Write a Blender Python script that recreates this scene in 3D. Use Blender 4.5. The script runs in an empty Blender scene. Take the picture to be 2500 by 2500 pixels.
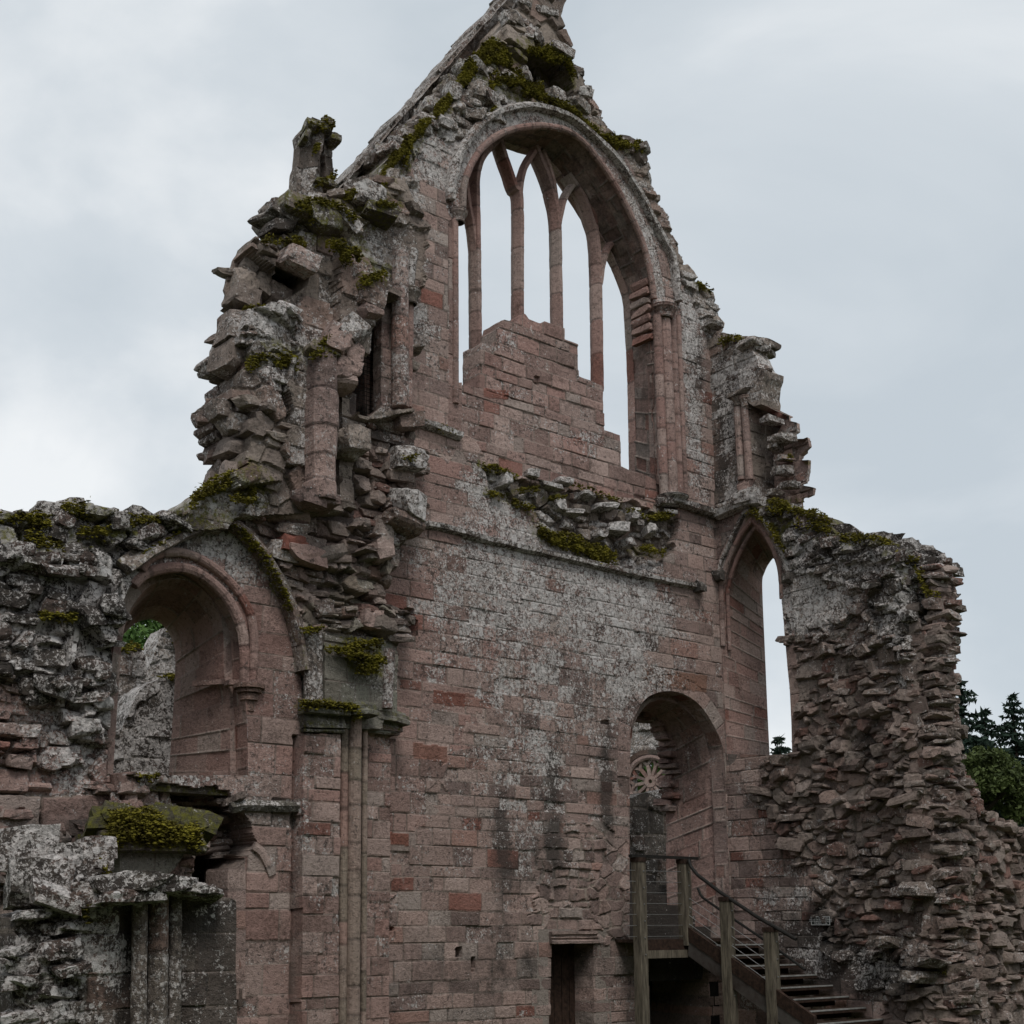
import bpy, math, random
import numpy as np
from mathutils import Vector, Matrix
random.seed(7)
RNG = np.random.default_rng(11)
S = bpy.context.scene
# ------------------------------------------------------------------ camera
FPX, CX0, CY0 = 3150.0, 1130.0, 1610.0
AZ = math.radians(52.06); PITCH = math.atan(0.2)
_h = np.array([math.cos(AZ), math.sin(AZ), 0.0]); _r = np.array([math.sin(AZ), -math.cos(AZ), 0.0])
CAMZ = 2.6
CAM = -(18.0*_h + 18.0*(1250-CX0)/FPX*_r); CAM[2] = CAMZ
_f = np.array([math.cos(PITCH)*_h[0], math.cos(PITCH)*_h[1], math.sin(PITCH)])
_u = np.array([-math.sin(PITCH)*_h[0], -math.sin(PITCH)*_h[1], math.cos(PITCH)])
cd = bpy.data.cameras.new('camera'); cam = bpy.data.objects.new('camera', cd); S.collection.objects.link(cam)
cd.sensor_width = 36; cd.sensor_fit = 'HORIZONTAL'; cd.lens = FPX/2500*36
cd.shift_x = (1250-CX0)/2500; cd.shift_y = (CY0-1250)/2500
cd.clip_start = 0.1; cd.clip_end = 3000
M = Matrix(((_r[0], _u[0], -_f[0], CAM[0]), (_r[1], _u[1], -_f[1], CAM[1]), (_r[2], _u[2], -_f[2], CAM[2]), (0, 0, 0, 1)))
cam.matrix_world = M
S.camera = cam
S.view_settings.view_transform = 'Standard'; S.view_settings.look = 'None'
S.view_settings.exposure = 0.0; S.view_settings.gamma = 1.0
S.cycles.max_bounces = 5; S.cycles.diffuse_bounces = 3
# ------------------------------------------------------------------ sky and sun
w = bpy.data.worlds.new("World"); S.world = w; w.use_nodes = True
nt = w.node_tree; nt.nodes.clear()
def N(nt, t, **k):
    n = nt.nodes.new(t)
    for a, b in k.items(): setattr(n, a, b)
    return n
out = N(nt, 'ShaderNodeOutputWorld'); bg = N(nt, 'ShaderNodeBackground')
sky = N(nt, 'ShaderNodeTexSky'); sky.sky_type = 'NISHITA'; sky.sun_disc = False
SUN_EL, SUN_AZ = math.radians(54), math.radians(243)
sky.sun_elevation = SUN_EL; sky.sun_rotation = math.radians(90)-SUN_AZ
sc1 = N(nt, 'ShaderNodeVectorMath', operation='SCALE'); sc1.inputs['Scale'].default_value = 0.07
tc = N(nt, 'ShaderNodeTexCoord'); mp = N(nt, 'ShaderNodeMapping'); mp.inputs['Scale'].default_value = (1.0, 1.0, 1.7)
mp.inputs['Location'].default_value = (2.4, 6.1, 1.1)
n1 = N(nt, 'ShaderNodeTexNoise'); n1.inputs['Scale'].default_value = 2.1; n1.inputs['Detail'].default_value = 7; n1.inputs['Roughness'].default_value = 0.5
n1.inputs['Distortion'].default_value = 0.35
cr = N(nt, 'ShaderNodeValToRGB')
cr.color_ramp.elements[0].position = 0.38; cr.color_ramp.elements[0].color = (0.60, 0.665, 0.72, 1)
cr.color_ramp.elements[1].position = 0.62; cr.color_ramp.elements[1].color = (0.95, 0.975, 0.99, 1)
e = cr.color_ramp.elements.new(0.5); e.color = (0.71, 0.765, 0.81, 1)
mx = N(nt, 'ShaderNodeMix', data_type='RGBA'); mx.inputs[0].default_value = 0.9
L = nt.links.new
L(tc.outputs['Generated'], mp.inputs[0]); L(mp.outputs[0], n1.inputs['Vector']); L(n1.outputs[0], cr.inputs[0])
L(sky.outputs[0], sc1.inputs[0]); L(sc1.outputs[0], mx.inputs[6]); L(cr.outputs[0], mx.inputs[7])
L(mx.outputs[2], bg.inputs['Color']); bg.inputs['Strength'].default_value = 1.0
L(bg.outputs[0], out.inputs[0])
sd = bpy.data.lights.new('sun', 'SUN'); so = bpy.data.objects.new('sun', sd); S.collection.objects.link(so)
sd.energy = 1.5; sd.angle = math.radians(20); sd.color = (1.0, 0.97, 0.93)
dsun = Vector((math.cos(SUN_EL)*math.cos(SUN_AZ), math.cos(SUN_EL)*math.sin(SUN_AZ), math.sin(SUN_EL)))
so.rotation_euler = dsun.to_track_quat('Z', 'Y').to_euler()

# ------------------------------------------------------------------ materials
def new_mat(name, rough=0.9):
    m = bpy.data.materials.new(name); m.use_nodes = True
    b = m.node_tree.nodes['Principled BSDF']; b.inputs['Roughness'].default_value = rough
    b.inputs['Specular IOR Level'].default_value = 0.2
    return m, m.node_tree, b
def ramp(nt, a, b, ca=(0,0,0,1), cb=(1,1,1,1)):
    r = N(nt, 'ShaderNodeValToRGB'); r.color_ramp.elements[0].position = a; r.color_ramp.elements[1].position = b
    r.color_ramp.elements[0].color = ca; r.color_ramp.elements[1].color = cb
    return r
def noise(nt, vec, scale, detail=3, rough=0.6):
    n = N(nt, 'ShaderNodeTexNoise'); n.inputs['Scale'].default_value = scale; n.inputs['Detail'].default_value = detail
    n.inputs['Roughness'].default_value = rough; nt.links.new(vec, n.inputs['Vector']); return n.outputs[0]
def math_(nt, op, a, b=None, clamp=False):
    n = N(nt, 'ShaderNodeMath', operation=op); n.use_clamp = clamp
    for i, v in enumerate((a, b)):
        if v is None: continue
        if isinstance(v, (int, float)): n.inputs[i].default_value = v
        else: nt.links.new(v, n.inputs[i])
    return n.outputs[0]
def mixc(nt, fac, a, b, blend='MIX'):
    n = N(nt, 'ShaderNodeMix', data_type='RGBA'); n.blend_type = blend
    for i, v in ((0, fac), (6, a), (7, b)):
        if isinstance(v, (int, float)): n.inputs[i].default_value = v
        elif isinstance(v, tuple): n.inputs[i].default_value = v
        else: nt.links.new(v, n.inputs[i])
    return n.outputs[2]
def stone_material():
    m, nt, b = new_mat('sandstone', 0.92); L = nt.links.new
    tc = N(nt, 'ShaderNodeTexCoord'); P = tc.outputs['Object']
    col = N(nt, 'ShaderNodeAttribute', attribute_name='Col').outputs['Color']
    ms = N(nt, 'ShaderNodeAttribute', attribute_name='Msk'); sp = N(nt, 'ShaderNodeSeparateColor'); L(ms.outputs['Color'], sp.inputs[0])
    li, st, mo = sp.outputs[0], sp.outputs[1], sp.outputs[2]
    nA = noise(nt, P, 2.2, 5, .65); nB = noise(nt, P, 22, 4, .7); nC = noise(nt, P, 75, 2, .6)
    v = math_(nt, 'ADD', math_(nt, 'MULTIPLY', nA, .75), math_(nt, 'MULTIPLY', nB, .8)); v = math_(nt, 'ADD', v, math_(nt, 'MULTIPLY', nC, .35))
    rr = ramp(nt, .66, 1.24, (.50,.48,.46,1), (1.55,1.54,1.52,1)); L(v, rr.inputs[0])
    c = mixc(nt, 1.0, col, rr.outputs[0], 'MULTIPLY')
    # grey weathering
    g = noise(nt, P, 1.1, 4, .7); gr = ramp(nt, .42, .68); L(g, gr.inputs[0])
    c = mixc(nt, math_(nt, 'MULTIPLY', gr.outputs[0], .24), c, (.19, .158, .138, 1))
    # dark stains, and shade painted in through the same mask
    sn = noise(nt, P, 6, 5, .75)
    sf = math_(nt, 'SUBTRACT', math_(nt, 'ADD', st, math_(nt, 'MULTIPLY', sn, 1.0)), .62)
    sr = ramp(nt, .0, .42); L(sf, sr.inputs[0])
    c = mixc(nt, math_(nt, 'MULTIPLY', sr.outputs[0], .82), c, (.045, .040, .036, 1))
    # pale lichen crust: fine speckle
    ln = noise(nt, P, 9.5, 5, .8); ln2 = noise(nt, P, 2.6, 3, .6); ln3 = noise(nt, P, 33, 3, .75)
    q = math_(nt, 'ADD', math_(nt, 'MULTIPLY', ln, .55), math_(nt, 'MULTIPLY', ln3, .55)); q = math_(nt, 'ADD', q, math_(nt, 'MULTIPLY', ln2, .30))
    lic = math_(nt, 'MINIMUM', li, 1.0)
    # dark crust between the pale patches
    dk = noise(nt, P, 14, 5, .8); dkf = math_(nt, 'ADD', dk, math_(nt, 'MULTIPLY', lic, .13)); dr = ramp(nt, .575, .635); L(dkf, dr.inputs[0])
    c = mixc(nt, math_(nt, 'MULTIPLY', dr.outputs[0], .80), c, (.045, .038, .034, 1))
    lf = math_(nt, 'ADD', q, math_(nt, 'MULTIPLY', lic, .155))
    lr = ramp(nt, .805, .845); L(lf, lr.inputs[0])
    lcr = ramp(nt, .38, .62, (.26,.245,.23,1), (.68,.63,.60,1)); L(nB, lcr.inputs[0]); lc = lcr.outputs[0]
    c = mixc(nt, math_(nt, 'MULTIPLY', lr.outputs[0], .88), c, lc)
    # round lichen dots
    vo = N(nt, 'ShaderNodeTexVoronoi'); vo.inputs['Scale'].default_value = 11; L(P, vo.inputs['Vector'])
    dn = math_(nt, 'ADD', vo.outputs['Distance'], math_(nt, 'MULTIPLY', nC, .12))
    sz = N(nt, 'ShaderNodeSeparateColor'); L(vo.outputs['Color'], sz.inputs[0])
    thr = math_(nt, 'MULTIPLY', math_(nt, 'MULTIPLY', sz.outputs[0], sz.outputs[1]), math_(nt, 'ADD', math_(nt, 'MULTIPLY', li, .85), .14))
    dd = math_(nt, 'GREATER_THAN', math_(nt, 'MULTIPLY', thr, .75), dn)
    c = mixc(nt, math_(nt, 'MULTIPLY', dd, .75), c, (.60, .57, .55, 1))
    # moss film
    mn = noise(nt, P, 11, 4, .75)
    mf = math_(nt, 'SUBTRACT', math_(nt, 'ADD', math_(nt, 'MINIMUM', mo, .42), mn), .85); mr = ramp(nt, .0, .18); L(mf, mr.inputs[0])
    c = mixc(nt, math_(nt, 'MULTIPLY', mr.outputs[0], .9), c, mixc(nt, nB, (.04, .04, .008, 1), (.16, .15, .02, 1)))
    L(c, b.inputs['Base Color'])
    bp = N(nt, 'ShaderNodeBump'); bp.inputs['Strength'].default_value = .85; bp.inputs['Distance'].default_value = .030
    hh = math_(nt, 'ADD', math_(nt, 'MULTIPLY', nB, 1.0), math_(nt, 'MULTIPLY', nC, .5))
    L(hh, bp.inputs['Height']); L(bp.outputs[0], b.inputs['Normal'])
    return m
def simple_mat(name, c1, c2, scale=8, rough=.8, bump=.3, stretch=(1,1,1), dist=.01, metal=0):
    m, nt, b = new_mat(name, rough); L = nt.links.new
    tc = N(nt, 'ShaderNodeTexCoord'); mp = N(nt, 'ShaderNodeMapping'); mp.inputs['Scale'].default_value = stretch
    L(tc.outputs['Object'], mp.inputs[0])
    a = noise(nt, mp.outputs[0], scale, 5, .7); r = ramp(nt, .35, .68, (*c1, 1), (*c2, 1)); L(a, r.inputs[0])
    L(r.outputs[0], b.inputs['Base Color']); b.inputs['Metallic'].default_value = metal
    if bump:
        bp = N(nt, 'ShaderNodeBump'); bp.inputs['Strength'].default_value = bump; bp.inputs['Distance'].default_value = dist
        L(noise(nt, mp.outputs[0], scale*3, 4, .7), bp.inputs['Height']); L(bp.outputs[0], b.inputs['Normal'])
    return m
MAT = {
 'stone': stone_material(),
 'moss': simple_mat('moss', (.045,.036,.008), (.235,.205,.024), 6, 1.0, .8),
 'wood': simple_mat('weathered_timber', (.055,.045,.034), (.21,.18,.135), 6, .85, .5, (6,6,.6)),
 'darkwood': simple_mat('dark_timber', (.018,.011,.008), (.06,.035,.025), 4, .8, .4, (4,4,4)),
 'render': simple_mat('peeling_board', (.03,.018,.014), (.12,.11,.10), 1.6, .9, .3),
 'iron': simple_mat('dark_iron', (.012,.011,.010), (.03,.028,.025), 20, .6, .2),
 'steel': simple_mat('steel_cable', (.35,.35,.34), (.55,.55,.54), 30, .4, 0, metal=.8),
 'nosing': simple_mat('stair_nosing', (.16,.16,.15), (.38,.38,.36), 9, .6, .1),
 'void': simple_mat('shade_black', (.006,.005,.005), (.02,.017,.015), 5, 1.0, .3),  # near black, stands in for the shade under the landing
 'plate': simple_mat('sign_plate', (.010,.014,.013), (.018,.022,.020), 5, .5, 0),
 'letter': simple_mat('sign_letters', (.42,.42,.41), (.55,.55,.54), 5, .6, 0),
 'bark': simple_mat('bark', (.02,.015,.012), (.06,.045,.035), 8, .95, .5),
 'conifer': simple_mat('conifer_needles', (.010,.020,.014), (.030,.052,.034), 3, .8, 0),
 'leaf': simple_mat('broad_leaves', (.028,.065,.014), (.085,.150,.030), 1.3, .7, 0),
 'olive': simple_mat('olive_leaves', (.035,.048,.014), (.085,.11,.03), 2, .7, 0),
 'grass': simple_mat('lawn', (.03,.045,.012), (.07,.09,.025), .8, 1.0, .5, dist=.05),
}
# ------------------------------------------------------------------ noise
def hsh(i, j, s=0):
    x = (i.astype(np.int64)*374761393 + j.astype(np.int64)*668265263 + int(s)*2246822519) & 0xFFFFFFFF
    x = ((x ^ (x >> 13))*1274126177) & 0xFFFFFFFF
    x = ((x ^ (x >> 16))*2654435761) & 0xFFFFFFFF
    return ((x ^ (x >> 15)) & 0xFFFFFF)/float(0x1000000)
def vn(u, v, s=0):
    i = np.floor(u); j = np.floor(v); a = u-i; b = v-j; a = a*a*(3-2*a); b = b*b*(3-2*b)
    i = i.astype(np.int64); j = j.astype(np.int64)
    return (hsh(i,j,s)*(1-a)+hsh(i+1,j,s)*a)*(1-b) + (hsh(i,j+1,s)*(1-a)+hsh(i+1,j+1,s)*a)*b
def fbm(u, v, f, o=4, s=0, g=.5):
    t = 0; a = 1; n = 0
    for k in range(o):
        t = t+a*vn(u*f*2**k+k*17.3, v*f*2**k-k*9.1, s+k); n += a; a *= g
    return t/n*2-1           # -1..1
def sst(x, a, b):
    t = np.clip((x-a)/(b-a), 0, 1); return t*t*(3-2*t)
# ------------------------------------------------------------------ masonry pattern
def masonry(u, z, ch=.19, bw=.46, seed=0, warp=.008, wf=1.2, cj=.22):
    """coursed stones: returns id a, id b, distance to joint, local coords (-1..1)"""
    uu = u + warp*fbm(u, z, wf, 3, seed+5); zz = z + warp*fbm(u+9, z-4, wf, 3, seed+6)
    rg = np.random.default_rng(seed+99)
    z0 = zz.min()-1; nh = int((zz.max()-z0)/ch*1.5)+6
    hs = ch*(1+cj*rg.uniform(-1, 1, nh)); zb = z0+np.concatenate([[0], np.cumsum(hs)])
    ci = np.searchsorted(zb, zz.ravel()).reshape(zz.shape)-1; ci = np.clip(ci, 0, nh-1)
    zl = zb[ci]; zh = zb[ci+1]
    bw_c = bw*(.75+.5*hsh(ci, ci*0, seed)); q = (uu+100)/bw_c + hsh(ci, ci*0+3, seed)*7
    k = np.floor(q).astype(np.int64)
    def edge(kk): return kk + .62*(hsh(kk, ci, seed+1)-.5)
    e0 = edge(k); e1 = edge(k+1)
    lo = q < e0; k = np.where(lo, k-1, k); hi = q > e1; k = np.where(hi & ~lo, k+1, k)
    e0 = edge(k); e1 = edge(k+1)
    jd = np.minimum(np.minimum((q-e0)*bw_c, (e1-q)*bw_c), np.minimum(zz-zl, zh-zz))
    lu = (q-(e0+e1)/2)/((e1-e0)/2); lz = (zz-(zl+zh)/2)/((zh-zl)/2)
    return k, ci, jd, lu, lz
def voro(u, z, su, sz, seed):
    pu = u/su + .35*fbm(u, z, 2.2, 2, seed+51); pz = z/sz + .35*fbm(u+5, z, 2.2, 2, seed+52)
    i = np.floor(pu).astype(np.int64); j = np.floor(pz).astype(np.int64); f1 = np.full(u.shape, 9.); f2 = f1.copy(); K = i.copy(); C = j.copy(); LU = 0*u; LZ = 0*u
    for a in (-1,0,1):
        for b in (-1,0,1):
            ii = i+a; jj = j+b; cx = ii+.5+.8*(hsh(ii,jj,seed)-.5); cy = jj+.5+.8*(hsh(ii,jj,seed+1)-.5)
            dx = pu-cx; dy = pz-cy; d = np.sqrt(dx*dx+dy*dy+.5*np.abs(dx*dy)); n = d < f1
            f2 = np.where(n, f1, np.minimum(f2, d)); K = np.where(n, ii, K); C = np.where(n, jj, C); LU = np.where(n, dx*1.4, LU); LZ = np.where(n, dy*1.4, LZ); f1 = np.where(n, d, f1)
    return K, C, (f2-f1)*.5*min(su, sz)*1.3, LU, LZ
PAL = {
 'ashlar': [((.275,.212,.188), 30), ((.230,.178,.160), 24), ((.310,.252,.226), 18), ((.265,.236,.214), 10), ((.232,.154,.130), 7), ((.180,.090,.072), 2), ((.165,.128,.116), 9)],
 'red':    [((.262,.190,.168), 32), ((.238,.160,.140), 20), ((.285,.226,.202), 22), ((.185,.098,.080), 3), ((.200,.145,.128), 16), ((.258,.222,.200), 7)],
 'rubble': [((.185,.146,.127), 24), ((.200,.170,.150), 24), ((.170,.150,.132), 18), ((.160,.100,.084), 8), ((.125,.102,.090), 18), ((.225,.198,.178), 10)],
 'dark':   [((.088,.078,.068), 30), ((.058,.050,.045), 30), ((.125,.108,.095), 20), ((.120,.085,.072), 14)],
 'grey':   [((.190,.166,.145), 30), ((.158,.134,.118), 30), ((.225,.196,.172), 20), ((.180,.136,.117), 18)],
 'respond': [((.245,.205,.172), 30), ((.275,.222,.190), 30), ((.270,.190,.162), 14), ((.205,.180,.145), 20)],
 'green':  [((.160,.165,.140), 30), ((.180,.178,.155), 30), ((.135,.132,.112), 20)],
}
for _k in PAL: PAL[_k] = [((c[0]*.94, c[1]*(.865 if _k in ('ashlar','red','rubble','respond') else .885), c[2]*(.855 if _k in ('ashlar','red','rubble','respond') else .86)), w_) for c, w_ in PAL[_k]]
def palcol(r, name):
    p = PAL[name]; cs = np.array([c for c, _ in p]); ws = np.cumsum([x for _, x in p]); ws = ws/ws[-1]
    return cs[np.clip(np.searchsorted(ws, r), 0, len(cs)-1)]
# ------------------------------------------------------------------ mesh builder
class MB:
    def __init__(s): s.v=[]; s.q=[]; s.t=[]; s.c=[]; s.m=[]; s.n=0
    def add(s, v, q=None, t=None, c=(.2,.17,.15), m=(0,0,0)):
        v = np.asarray(v, float).reshape(-1, 3); k = len(v)
        s.v.append(v)
        s.c.append(np.broadcast_to(np.asarray(c, float), (k,3))); s.m.append(np.broadcast_to(np.asarray(m, float), (k,3)))
        if q is not None and len(q): s.q.append(np.asarray(q, np.int64).reshape(-1,4)+s.n)
        if t is not None and len(t): s.t.append(np.asarray(t, np.int64).reshape(-1,3)+s.n)
        s.n += k
    def box(s, c0, c1, **k):
        x0,y0,z0=c0; x1,y1,z1=c1
        s.add([(x0,y0,z0),(x1,y0,z0),(x1,y1,z0),(x0,y1,z0),(x0,y0,z1),(x1,y0,z1),(x1,y1,z1),(x0,y1,z1)],
              [(0,3,2,1),(4,5,6,7),(0,1,5,4),(1,2,6,5),(2,3,7,6),(3,0,4,7)], **k)
    def build(s, name, mat, parent=None, smooth=False, **props):
        v = np.concatenate(s.v); q = np.concatenate(s.q) if s.q else np.zeros((0,4), int); t = np.concatenate(s.t) if s.t else np.zeros((0,3), int)
        me = bpy.data.meshes.new(name)
        me.vertices.add(len(v)); me.vertices.foreach_set('co', v.astype(np.float32).ravel())
        nl = len(q)*4+len(t)*3; me.loops.add(nl)
        me.loops.foreach_set('vertex_index', np.concatenate([q.ravel(), t.ravel()]).astype(np.int32))
        me.polygons.add(len(q)+len(t))
        me.polygons.foreach_set('loop_start', np.concatenate([np.arange(len(q))*4, len(q)*4+np.arange(len(t))*3]).astype(np.int32))
        me.polygons.foreach_set('loop_total', np.concatenate([np.full(len(q),4), np.full(len(t),3)]).astype(np.int32))
        me.polygons.foreach_set('use_smooth', np.full(len(q)+len(t), smooth))
        me.update(calc_edges=True)
        for an, dat in (('Col', s.c), ('Msk', s.m)):
            a = me.color_attributes.new(an, 'FLOAT_COLOR', 'POINT'); d = np.concatenate(dat)
            a.data.foreach_set('color', np.concatenate([d, np.ones((len(d),1))], 1).astype(np.float32).ravel())
        me.materials.append(MAT[mat] if isinstance(mat, str) else mat)
        o = bpy.data.objects.new(name, me); S.collection.objects.link(o)
        if parent is not None: o.parent = parent
        for k_, v_ in props.items(): o[k_] = v_
        return o
def thing(name, label, cat, group=None, loc=(0,0,0)):
    o = bpy.data.objects.new(name, None); S.collection.objects.link(o); o['label'] = label; o['category'] = cat
    o.location = loc
    if group: o['group'] = group
    return o
# ------------------------------------------------------------------ planes
def ray(px, py):
    d = _f + (px-CX0)/FPX*_r - (py-CY0)/FPX*_u; return d
class Plane:
    def __init__(s, O, U):
        s.O = np.array(O, float); s.U = np.array(U, float); s.U /= np.linalg.norm(s.U)
        s.N = np.cross(s.U, (0,0,1))
        if np.dot(CAM-s.O, s.N) < 0: s.N = -s.N
    def P(s, u, z, d=0.0):
        u = np.asarray(u, float); z = np.asarray(z, float); d = np.asarray(d, float)+0*u
        return s.O + u[...,None]*s.U + d[...,None]*s.N + np.stack([0*u, 0*u, z-s.O[2]], -1)
    def px(s, x, y, d=0.0):
        D = ray(x, y); o = s.O + d*s.N; t = np.dot(o-CAM, s.N)/np.dot(D, s.N); p = CAM+t*D
        return float(np.dot(p-s.O, s.U)), float(p[2])
    def p3(s, x, y, d=0.0):
        u, z = s.px(x, y, d); return s.P(u, z, d)
PA = Plane((0,0,0), (1,0,0))                      # gable wall face
XB = PA.px(1757, 1500)[0]
PB = Plane((XB,0,0), (0,-1,0))                    # wall that comes forward on the right
def rag(pts, amp, step=.12, seed=0):
    """break a traced line into short uneven steps; pts: list of (u,z,t)"""
    rg = np.random.default_rng(seed); o = []
    for (a, b) in zip(pts[:-1], pts[1:]):
        L_ = math.hypot(b[0]-a[0], b[1]-a[1]); n = max(1, int(L_/step))
        for k in range(n):
            f = k/n; x = a[0]+(b[0]-a[0])*f; z = a[1]+(b[1]-a[1])*f
            if k: x += rg.uniform(-amp, amp); z += rg.uniform(-amp, amp)
            o.append((x, z, a[2]))
    o.append(pts[-1]); return o
def evenodd(loops, us, zs):
    ins = np.zeros((len(zs), len(us)), bool)
    segs = np.concatenate([np.stack([l, np.roll(l, -1, 0)], 1) for l in loops])
    for j, z in enumerate(zs):
        a = segs[:,0,:]; b = segs[:,1,:]; m = (a[:,1] > z) != (b[:,1] > z)
        if not m.any(): continue
        a = a[m]; b = b[m]; x = np.sort(a[:,0]+(z-a[:,1])/(b[:,1]-a[:,1])*(b[:,0]-a[:,0]))
        ins[j] = (np.searchsorted(x, us) % 2) == 1
    return ins
class Field:
    """relief-modelled wall face: fine mesh in the plane (u,z) with depth H towards the viewer"""
    def __init__(s, plane, loops, cell=.018, thick=1.2, back=True):
        # loops: list of lists of (u,z,t)
        s.pl = plane; s.loops = [np.array([(p[0],p[1]) for p in l]) for l in loops]
        s.lt = [np.array([p[2] for p in l]) for l in loops]; s.cell = cell; s.thick = thick; s.back = back
        al = np.concatenate(s.loops); u0, z0 = al.min(0)-cell*2; u1, z1 = al.max(0)+cell*2
        s.us = np.arange(u0, u1, cell); s.zs = np.arange(z0, z1, cell)
        s.U, s.Z = np.meshgrid(s.us, s.zs); sh = s.U.shape
        s.H = np.zeros(sh); s.C = np.zeros(sh+(3,)); s.M = np.zeros(sh+(3,))
        s.keep = evenodd(s.loops, s.us[:-1]+cell/2, s.zs[:-1]+cell/2)
    def poly(s, pts, d=0.0, soft=0, jit=0, seed=0):
        """mask from pixel polygon"""
        l = [s.pl.px(x, y, d) for x, y in pts]
        if jit: l = [(a, b) for a, b, _ in rag([(a, b, 0) for a, b in l+[l[0]]], jit, .1, seed)][:-1]
        return evenodd([np.array(l)], s.us, s.zs)
    def courses(s, m, ch=.19, bw=.46, seed=0, pal='ashlar', relief=.012, joint=.016, warp=.013, cj=.36, lum=.17):
        U = s.U[m]; Z = s.Z[m]; k, ci, jd, lu, lz = masonry(U, Z, ch, bw, seed, warp, cj=cj)
        r1 = hsh(k, ci, seed+11); r2 = hsh(k, ci, seed+12); r3 = hsh(k, ci, seed+13)
        h = (r1-.5)*relief*1.4 + np.where(r2 > .95, -relief*1.5, 0)
        ed = sst(jd + .004*fbm(U, Z, 9, 2, seed), 0, joint)
        h = h*ed - relief*(.2+1.1*vn(U*1.7, Z*1.7, seed+33))*(1-ed) + relief*.7*fbm(U, Z, 5, 4, seed+2) + (r3-.5)*relief*lu*.8
        s.H[m] += h
        c = palcol(r3, pal)*(1+lum*(hsh(k, ci, seed+14)[:,None]*2-1))
        mort = np.array([.120,.098,.084])*(.6+1.1*vn(U*2, Z*2, 3)[:,None])
        s.C[m] = c*ed[:,None] + mort*(1-ed)[:,None]
        s.M[m,0] += (r2-.5)*.75
    def rubble(s, m, ch=.12, bw=.30, seed=0, pal='rubble', relief=.11, warp=.05, joint=.03, rough=1.0):
        U = s.U[m]; Z = s.Z[m]
        k, ci, jd, lu, lz = masonry(U, Z, ch, bw, seed, warp, 2.3, cj=.5)
        big = hsh(k//2, ci//2, seed+31) > .62
        k2, ci2, jd2, lu2, lz2 = masonry(U+.3, Z+.1, ch*2.1, bw*1.6, seed+3, warp*1.2, 1.6, cj=.4)
        sel = fbm(U, Z, .8, 2, seed+8) > .12
        k = np.where(sel, k2+500, k); ci = np.where(sel, ci2+500, ci); jd = np.where(sel, jd2, jd); lu = np.where(sel, lu2, lu); lz = np.where(sel, lz2, lz)
        kv, cv, jv, luv, lzv = voro(U, Z, bw*.95, ch*1.55, seed+40); sv = fbm(U+7, Z, 1.1, 3, seed+44) > -.12
        k = np.where(sv, kv+900, k); ci = np.where(sv, cv-900, ci); jd = np.where(sv, jv, jd); lu = np.where(sv, luv, lu); lz = np.where(sv, lzv, lz)
        r1 = hsh(k, ci, seed+21); r2 = hsh(k, ci, seed+22)-.5; r3 = hsh(k, ci, seed+23); r4 = hsh(k, ci, seed+24)-.5
        jd = jd + .022*fbm(U, Z, 7, 3, seed+9)
        ed = sst(jd, 0, joint)
        h = relief*(r1**1.6*1.35-.35) + relief*.8*r2*lu + relief*(.5*r4-.18)*lz - .5*relief*np.maximum(0, lu*lu-.5)*r1
        s.H[m] += h*ed - relief*.45*(1-ed) + rough*relief*.28*fbm(U, Z, 4.5, 5, seed+4, .6) + relief*.5*fbm(U, Z, .9, 2, seed+7)
        c = palcol(r3, pal)*(1+.2*(hsh(k, ci, seed+25)[:,None]*2-1))
        mort = np.array([.175,.145,.122])*(.8+.5*vn(U*3, Z*3, 3)[:,None])
        s.C[m] = c*ed[:,None] + mort*(1-ed)[:,None]
        s.M[m,0] += (hsh(k, ci, seed+26)-.5)*.5
    def blob(s, x, y, ru, rz, ch, val, f=1.2, seed=0, d=0):
        u, z = s.pl.px(x, y, d); q = ((s.U-u)/ru)**2+((s.Z-z)/rz)**2
        s.M[...,ch] += val*np.exp(-q)*(.55+.9*vn(s.U*f*2, s.Z*f*2, seed+40))
    def mesh(s, mb, rocks=None):
        ny, nx = s.U.shape; kp = s.keep
        # boundary verts
        cnt = np.zeros((ny, nx), int); k_ = kp.astype(int)
        for a in (0,1):
            for b in (0,1): cnt[a:ny-1+a, b:nx-1+b] += k_
        used = cnt > 0
        bd = used & (cnt < 4)
        U = s.U.copy(); Z = s.Z.copy(); best = np.full(U.shape, 1e9); T = np.full(U.shape, s.thick)
        c = s.cell
        for l, lt in zip(s.loops, s.lt):
            nb = np.roll(l, -1, 0)
            for (p, q, t) in zip(l, nb, lt):
                i0 = max(0, int((min(p[0],q[0])-s.us[0])/c)-3); i1 = int((max(p[0],q[0])-s.us[0])/c)+4
                j0 = max(0, int((min(p[1],q[1])-s.zs[0])/c)-3); j1 = int((max(p[1],q[1])-s.zs[0])/c)+4
                sl = (slice(j0, j1), slice(i0, i1)); uu = s.U[sl]; zz = s.Z[sl]
                dx, dz = q-p; L2 = dx*dx+dz*dz+1e-12
                f = np.clip(((uu-p[0])*dx+(zz-p[1])*dz)/L2, 0, 1); pu = p[0]+f*dx; pz = p[1]+f*dz
                dd = np.hypot(uu-pu, zz-pz); m = bd[sl] & (dd < best[sl]) & (dd < 1.6*c)
                best[sl] = np.where(m, dd, best[sl]); U[sl] = np.where(m, pu, U[sl]); Z[sl] = np.where(m, pz, Z[sl]); T[sl] = np.where(m, t, T[sl])
        idx = np.full(used.shape, -1, np.int64); idx[used] = np.arange(used.sum())
        V = s.pl.P(U[used], Z[used], s.H[used])
        F = np.stack([idx[:-1,:-1][kp], idx[:-1,1:][kp], idx[1:,1:][kp], idx[1:,:-1][kp]], -1)
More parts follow.
